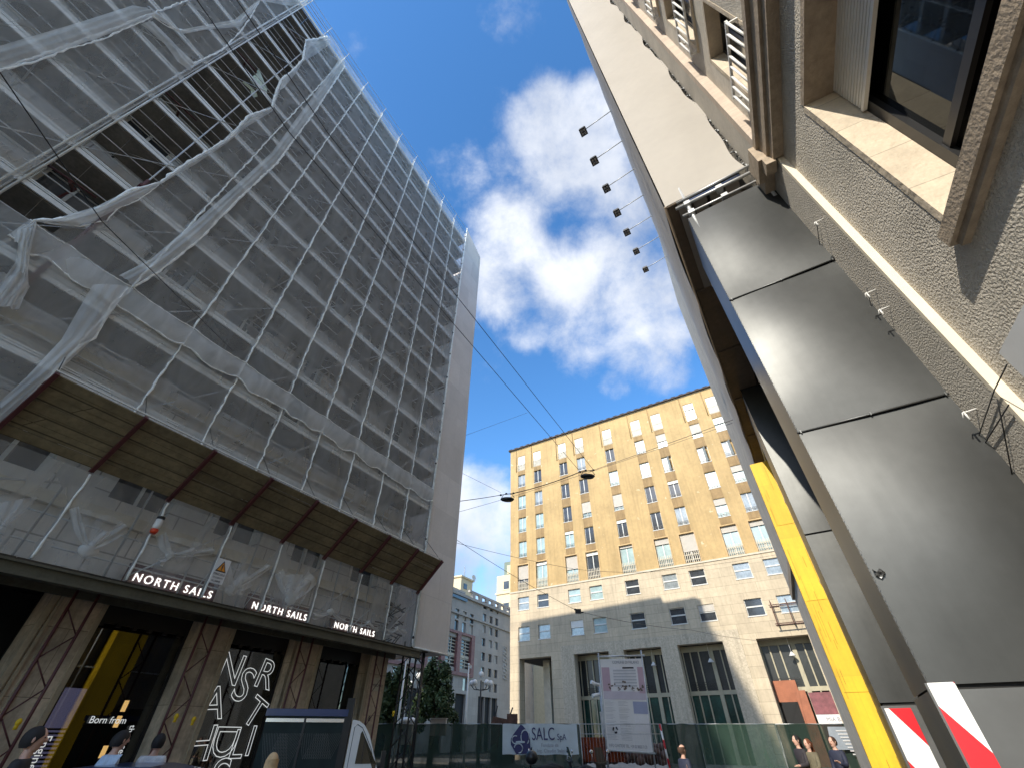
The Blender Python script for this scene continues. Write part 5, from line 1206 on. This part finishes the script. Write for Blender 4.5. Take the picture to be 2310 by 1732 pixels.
prof=[(.66,.55),(.66,hz-.15),(.85,hz-.17),(1.02,hz-.24),(1.2,hz-.4),(1.45,hz-.78),(1.72,hz-1.22),(2.2,hz-1.36),(2.4,hz-1.6),(2.44,.5)]
b=MB(); yl,yr=-.98,.98
for (s,y) in ((1,yl),(-1,yr)): b.poly([(KO.x+x,KO.y+y,z) for x,z in prof][::s])
for i in range(len(prof)-1):
    (xa,za),(xb,zb)=prof[i],prof[i+1]; b.quad((KO.x+xa,KO.y+yl,za),(KO.x+xa,KO.y+yr,za),(KO.x+xb,KO.y+yr,zb),(KO.x+xb,KO.y+yl,zb))
cab=TR.part('cab',b,'truckwhite')
wn=[(.93,1.3),(.95,hz-.38),(.98,hz-.34),(1.0,hz-.35),(1.14,hz-.5),(1.5,hz-1.06),(1.5,1.3)]
b=MB(); b.poly([(KO.x+x,KO.y+yl-.012,z) for x,z in wn]); TR.part('side_window',b,'carglass',cab)
b=MB(); b.poly([(KO.x+x,KO.y+yl-.006,z) for x,z in wn]); TR.part('window_seal',b,'black',cab)
b=MB(); b.box(KO.x+1.08,KO.x+1.11,KO.y+yl-.02,KO.y+yl-.01,1.3,hz-.48); TR.part('window_divider',b,'black',cab)
b=MB(); b.tube([(KO.x+.74,KO.y+yl-.004,.7),(KO.x+.75,KO.y+yl-.004,hz-.28),(KO.x+.82,KO.y+yl-.004,hz-.23),(KO.x+.98,KO.y+yl-.004,hz-.29),(KO.x+1.3,KO.y+yl-.004,hz-.62),(KO.x+1.62,KO.y+yl-.004,hz-1.15)],.007,4); TR.part('door_seam',b,'black',cab)
b=MB(); b.quad((KO.x+1.25,KO.y-.85,hz-.44),(KO.x+1.25,KO.y+.85,hz-.44),(KO.x+1.72,KO.y+.85,hz-1.18),(KO.x+1.72,KO.y-.85,hz-1.18)); TR.part('windscreen',b,'carglass',cab)
b=MB(); Kb(b,1.6,1.72,-1.28,-1.04,1.2,1.5); b.tube([(KO.x+1.55,KO.y-1.0,1.25),(KO.x+1.65,KO.y-1.1,1.25)],.02,5); TR.part('wing_mirror',b,'black')
for (x) in (-1.0,1.6):
    for y in (-.95,.95):
        wv=MB(); wv.tube([(KO.x+x,KO.y+y-.11,.36),(KO.x+x,KO.y+y+.11,.36)],.36,20); wh=TR.part('wheel',wv,'rubber'); rm=MB(); rm.tube([(KO.x+x,KO.y+y-.12,.36),(KO.x+x,KO.y+y+.12,.36)],.2,14); TR.part('rim',rm,'galv',wh)
b=MB(); Kb(b,2.42,2.48,-.85,-.55,.75,.95); TR.part('headlight',b,'chrome'); b=MB(); Kb(b,2.42,2.48,.55,.85,.75,.95); TR.part('headlight',b,'chrome')

TR.o.scale=(.74,.8,1)
# blue car, only its roof edge shows
FC=Frame(20.0); pc=at(310,1722,8.6); CO=FC.loc(Vector((pc.x,8.6,0))); zc=pc.z
CT=Thing('blue_car',FC,(CO.x,CO.y,0),'dark blue parked car at the lower left, only its roof showing','car')
pr=[(-2.1,.35),(-2.1,.8),(-1.3,.95),(-.75,zc-.03),(-.3,zc),(.35,zc-.01),(1.0,zc-.12),(1.7,.92),(1.95,.75),(1.95,.35)]
b=MB()
for (s,y) in ((1,-.8),(-1,.8)): b.poly([(CO.x+x,CO.y+y,z) for x,z in pr][::s])
for i in range(len(pr)-1):
    (xa,za),(xb,zb)=pr[i],pr[i+1]; b.quad((CO.x+xa,CO.y-.8,za),(CO.x+xa,CO.y+.8,za),(CO.x+xb,CO.y+.8,zb),(CO.x+xb,CO.y-.8,zb))
CT.part('body',b,'bluepaint'); b=MB(); b.poly([(CO.x+x,CO.y-.81,z) for x,z in [(-1.1,.95),(-.7,zc-.1),(.9,zc-.18),(1.4,.95)]]); CT.part('side_window',b,'carglass')
for x in (-1.35,1.25):
    for y in (-.74,.74):
        wv=MB(); wv.tube([(CO.x+x,CO.y+y-.1,.3),(CO.x+x,CO.y+y+.1,.3)],.3,18); CT.part('wheel',wv,'rubber')

# ================================================================ SCOOTERS
def scooter(px,Y,deg,lab,top=False,shade='black'):
    p=at(px,1732,Y); fr=Frame(deg); O=fr.loc(Vector((p.x,Y,0))); T=Thing('parked_scooter',fr,(O.x,O.y,0),lab,'scooter','scooters parked by the fence')
    P=lambda x,y,z:(O.x+x,O.y+y,z)
    m=MB(); m.grid(lambda u,v:P(-.75+.95*v,(.17*math.sin(pi*min(1,v*1.1+.1)))*math.cos(2*pi*u),.62+.20*math.sin(2*pi*u)),12,8); m.box(O.x-.1,O.x+.45,O.y-.18,O.y+.18,.28,.36); T.part('body',m,shade)
    m=MB(); m.tube([P(-.7,0,.84),P(-.3,0,.88),P(.1,0,.84)],[.1,.15,.11],10); T.part('seat',m,'rubber')
    m=MB(); m.grid(lambda u,v:P(.48+.14*(1-v),-.2+.4*u,.3+.75*v),6,6); T.part('leg_shield',m,shade)
    m=MB(); m.tube([P(.62,0,.3),P(.46,0,1.08)],.03,6); m.tube([P(.42,-.36,1.12),P(.48,-.1,1.08),P(.48,.1,1.08),P(.42,.36,1.12)],.018,6); T.part('handlebar',m,'black')
    for s in (-1,1): m=MB(); m.tube([P(.45,.25*s,1.1),P(.5,.33*s,1.3)],.008,5); m.sphere(P(.5,.35*s,1.36),(.03,.08,.055),8,6); T.part('mirror',m,'chrome')
    m=MB(); m.grid(lambda u,v:P(.55-.12*v,(-.2+.4*u)*(1-.2*v),1.05+.42*v),6,6); T.part('windscreen',m,'carglass')
    if top: m=MB(); m.grid(lambda u,v:P(-.85+.22*math.cos(2*pi*u)*math.sin(pi*v),.22*math.sin(2*pi*u)*math.sin(pi*v),1.2-.19*math.cos(pi*v)),14,9); T.part('top_case',m,'black')
    for x in (-.6,.68): m=MB(); m.tube([P(x,-.06,.25),P(x,.06,.25)],.25,16); T.part('wheel',m,'rubber')
scooter(1255,19.5,8,'dark scooter with a rounded top case in front of the banner',True)
scooter(1228,20.6,170,'dark scooter with raised mirrors below the banner lettering',False)
scooter(1335,19,-60,'dark scooter with a chrome headlamp seen below the bare fence panel',False)

# ================================================================ PEOPLE
def skinned(verts,edges,radii,sub=1):
    me=bpy.data.meshes.new('p'); me.from_pydata(verts,edges,[]); o=bpy.data.objects.new('p',me); COL.objects.link(o)
    md=o.modifiers.new('s','SKIN'); me.skin_vertices[0].data[0].use_root=True
    for i,r in enumerate(radii): me.skin_vertices[0].data[i].radius=(r,r) if not isinstance(r,tuple) else r
    md.use_smooth_shade=True; m2=o.modifiers.new('u','SUBSURF'); m2.levels=sub; m2.render_levels=sub
    bpy.context.view_layer.update(); out=bpy.data.meshes.new_from_object(o.evaluated_get(bpy.context.evaluated_depsgraph_get())); bpy.data.objects.remove(o); return out
def person(px,pyhead,Y,face,lab,top,hair,trouser='ink',H=1.72,lean=0,arms=((.1,.25),(-.05,.2)),longhair=False,bald=False,stride=.2,skin='skin',bag=None):
    """standing figure; face = heading in degrees; arms = (swing, elbow bend) for left and right"""
    p=at(px,pyhead,Y); zt=p.z; k=(zt)/1.75; fr=Frame(face); O=fr.loc(Vector((p.x,Y,0))); T=Thing('person',fr,(O.x,O.y,0),lab,'person')
    def S(x,y,z): return (x*k+O.x+lean*max(0,z-.95),y*k+O.y,z*k)
    V=[];Eg=[];Rd=[]
    def v(x,y,z,r,par=None):
        V.append(S(x,y,z)); Rd.append(r*k if not isinstance(r,tuple) else (r[0]*k,r[1]*k)); 
        if par is not None: Eg.append((par,len(V)-1))
        return len(V)-1
    pel=v(0,0,.95,(.12,.15)); w=v(0,0,1.12,(.105,.13),pel); ch=v(.01,0,1.32,(.12,.165),w); nk=v(0,0,1.47,.058,ch); hd0=v(.01,0,1.53,.056,nk); hd=v(.015,0,1.60,.06,hd0); hd2=v(.015,0,1.66,.05,hd)
    hands=[]
    for s,(sw,bd) in zip((1,-1),arms):
        sh=v(0,.17*s,1.42,.055,ch); el=v(math.sin(sw)*.28,.22*s,1.42-.28*math.cos(sw),.042,sh); wr=v(math.sin(sw)*.28+math.sin(sw+bd)*.25,.20*s,1.42-.28*math.cos(sw)-.25*math.cos(sw+bd),.028,el)
        dx,dz=math.sin(sw+bd),-math.cos(sw+bd); pm_=v(V[wr][0] and (math.sin(sw)*.28+dx*.31),.20*s,1.42-.28*math.cos(sw)+dz*.31,(.022,.034),wr); hands.append((math.sin(sw)*.28+dx*.31,.20*s,1.42-.28*math.cos(sw)+dz*.31))
        for q,(oy,ln) in enumerate(((-.027,.062),(-.009,.075),(.009,.07),(.027,.055))):
            a=v(math.sin(sw)*.28+dx*(.31+ln*.5)+.004,.20*s+oy,1.42-.28*math.cos(sw)+dz*(.31+ln*.5),.0095,pm_); v(math.sin(sw)*.28+dx*(.31+ln)+.02,.20*s+oy,1.42-.28*math.cos(sw)+dz*(.31+ln*.95),.008,a)
        a=v(math.sin(sw)*.28+dx*.30+.035,.20*s-.02*s,1.42-.28*math.cos(sw)+dz*.30,.011,pm_); v(math.sin(sw)*.28+dx*.34+.05,.20*s-.02*s,1.42-.28*math.cos(sw)+dz*.34,.009,a)
    for s in (1,-1):
        hp=v(0,.09*s,.9,.085,pel); kn=v(.5*stride*s,.09*s,.50,.06,hp); an=v(stride*.8*s-.02,.09*s,.09,.04,kn); v(stride*.8*s+.12,.09*s,.04,.035,an)
    me=skinned(V,Eg,Rd)
    hm=MB(); hm.grid(lambda u,v_:S(.012+(.098-.02*max(0,-math.cos(pi*v_*-1+pi)))*math.cos(2*pi*u)*math.sin(pi*v_)+.012*(math.cos(2*pi*u)>0)*(v_<.35),(.078-.022*(1-v_)**2)*math.sin(2*pi*u)*math.sin(pi*v_),1.635-.122*math.cos(pi*v_)),20,14)
    bmx=bmesh.new(); bmx.from_mesh(me); vv=[bmx.verts.new(q) for q in hm.v]
    for f_ in hm.f:
        try: bmx.faces.new([vv[i_] for i_ in f_])
        except ValueError: pass
    bmx.to_mesh(me); bmx.free(); me.materials.append(M[skin])
    for poly in me.polygons: poly.use_smooth=True
    bo=bpy.data.objects.new('body',me); COL.objects.link(bo); bo.parent=T.o
    me.transform(Matrix.Translation(-T.org))
    # face details as relief on the head
    m=MB(); m.sphere(S(.112,0,1.635),(.02*k,.011*k,.022*k),8,6); T.part('nose',m,skin)
    m=MB(); 
    for s in (1,-1): m.sphere(S(.098,.03*s,1.66),(.010*k,.013*k,.008*k),7,5)
    T.part('eyes',m,'ink'); m=MB(); m.sphere(S(.10,0,1.595),(.008*k,.024*k,.006*k),7,5); T.part('mouth',m,'terracotta')
    m=MB()
    for s in (1,-1): m.sphere(S(.01,.082*s,1.64),(.02*k,.010*k,.032*k),7,5)
    T.part('ears',m,skin)
    # shirt and trousers as slightly larger skins
    def garment(name,ids,grow,mt):
        idx={a:i for i,a in enumerate(ids)}; E2=[(idx[a],idx[b]) for a,b in Eg if a in idx and b in idx]
        g=skinned([V[i] for i in ids],E2,[tuple(q+grow*k for q in Rd[i]) if isinstance(Rd[i],tuple) else Rd[i]+grow*k for i in ids]); g.transform(Matrix.Translation(-T.org)); g.materials.append(M[mt])
        for poly in g.polygons: poly.use_smooth=True
        o=bpy.data.objects.new(name,g); COL.objects.link(o); o.parent=T.o
    n_arm=14
    a0=7; armids=[a0,a0+1,a0+2,a0+n_arm,a0+n_arm+1,a0+n_arm+2]
    garment('jacket',[0,1,2,3]+armids,.016,top)
    l0=7+2*n_arm; garment('trousers',[0]+[l0+i for i in range(8) if i%4!=3],.018,trouser)
    if hair:
        m=MB(); hx=-.012
        def hf(u,v_):
            a=2*pi*u; fr_=max(0,math.cos(a)); t=v_*pi*((.72-.36*fr_) if not bald else (.62-.3*fr_)); t=t if not bald else .33*pi+v_*pi*(.34-.28*fr_)
            return S(hx+.112*math.cos(a)*math.sin(t)*(1+.03*math.sin(9*a)),.092*math.sin(a)*math.sin(t)*(1+.03*math.sin(7*a)),1.645+.122*math.cos(t))
        m.grid(hf,24,8)
        if longhair: m.grid(lambda u,v_:S(-.055-.075*math.sin(pi*u)+.02*math.sin(6*v_),.10*math.cos(pi*u)*(1+.15*v_)*(1+.04*math.sin(30*u)),1.68-.38*v_),18,8)
        T.part('hair',m,hair)
    if bag: 
        m=MB(); q=S(*hands[0]); m.box(q[0]-.16,q[0]+.16,q[1]-.05,q[1]+.05,q[2]-.30,q[2]-.06); o_=T; 
        B=single('handbag',fr,(q[0],q[1],q[2]-.3),m,'lime_plain','cream leather handbag carried by the red haired woman','handbag')
    return T
for nme,c in {'cl_black':(.018,.018,.02),'cl_navy':(.02,.025,.05),'cl_olive':(.14,.12,.075),'cl_blue':(.42,.53,.66),'cl_white':(.6,.6,.6),'cl_dark':(.03,.025,.03),'cl_cream':(.5,.45,.38),'h_black':(.012,.01,.01),'h_red':(.16,.05,.02),'h_brown':(.06,.03,.018),'h_blonde':(.66,.46,.25),'cl_brown':(.10,.06,.04)}.items(): M[nme]=mat(nme,c,.75,var=.2,vscale=6)
person(1793,1658,15.5,190,'long black haired woman in a dark coat walking leftmost of three by the fence','cl_dark','h_black','cl_brown',longhair=True,arms=((.2,1.3),(-.2,.6)))
person(1818,1666,15.2,200,'red haired woman in an olive coat carrying a cream handbag by the fence','cl_olive','h_red','cl_olive',longhair=True,arms=((.3,1.0),(.2,1.5)),bag=True)
person(1874,1661,15.0,205,'woman in a navy jacket with tied brown hair, rightmost of three by the fence','cl_navy','h_brown','cl_navy',arms=((.3,1.6),(0,.4)))
person(1536,1679,13.6,20,'bald man in a dark suit seen from behind below the thin green fence','cl_navy','h_brown','cl_navy',bald=True)
person(268,1648,8.6,60,'man in a pale blue shirt walking past the shop window','cl_blue','h_black','cl_navy',lean=.12,arms=((.5,.5),(-.5,.3)))
person(366,1655,9.4,100,'person in a white shirt passing the pier beside the shop window','cl_white','h_black','cl_dark')
person(92,1640,6.6,30,'person in a dark coat with black hair at the lower left corner','cl_black','h_black','cl_black')
person(614,1672,11.8,190,'dark haired man walking close behind the truck','cl_dark','h_black','cl_dark')
person(618,1698,8.2,120,'blonde woman whose head shows in front of the truck','cl_cream','h_blonde','cl_dark',longhair=True)
# drop shadow-free end of scene
for o in sc.objects:
    if o.type=='MESH' and o.parent is None and 'kind' not in o and 'label' not in o: print('UNLABELLED',o.name)
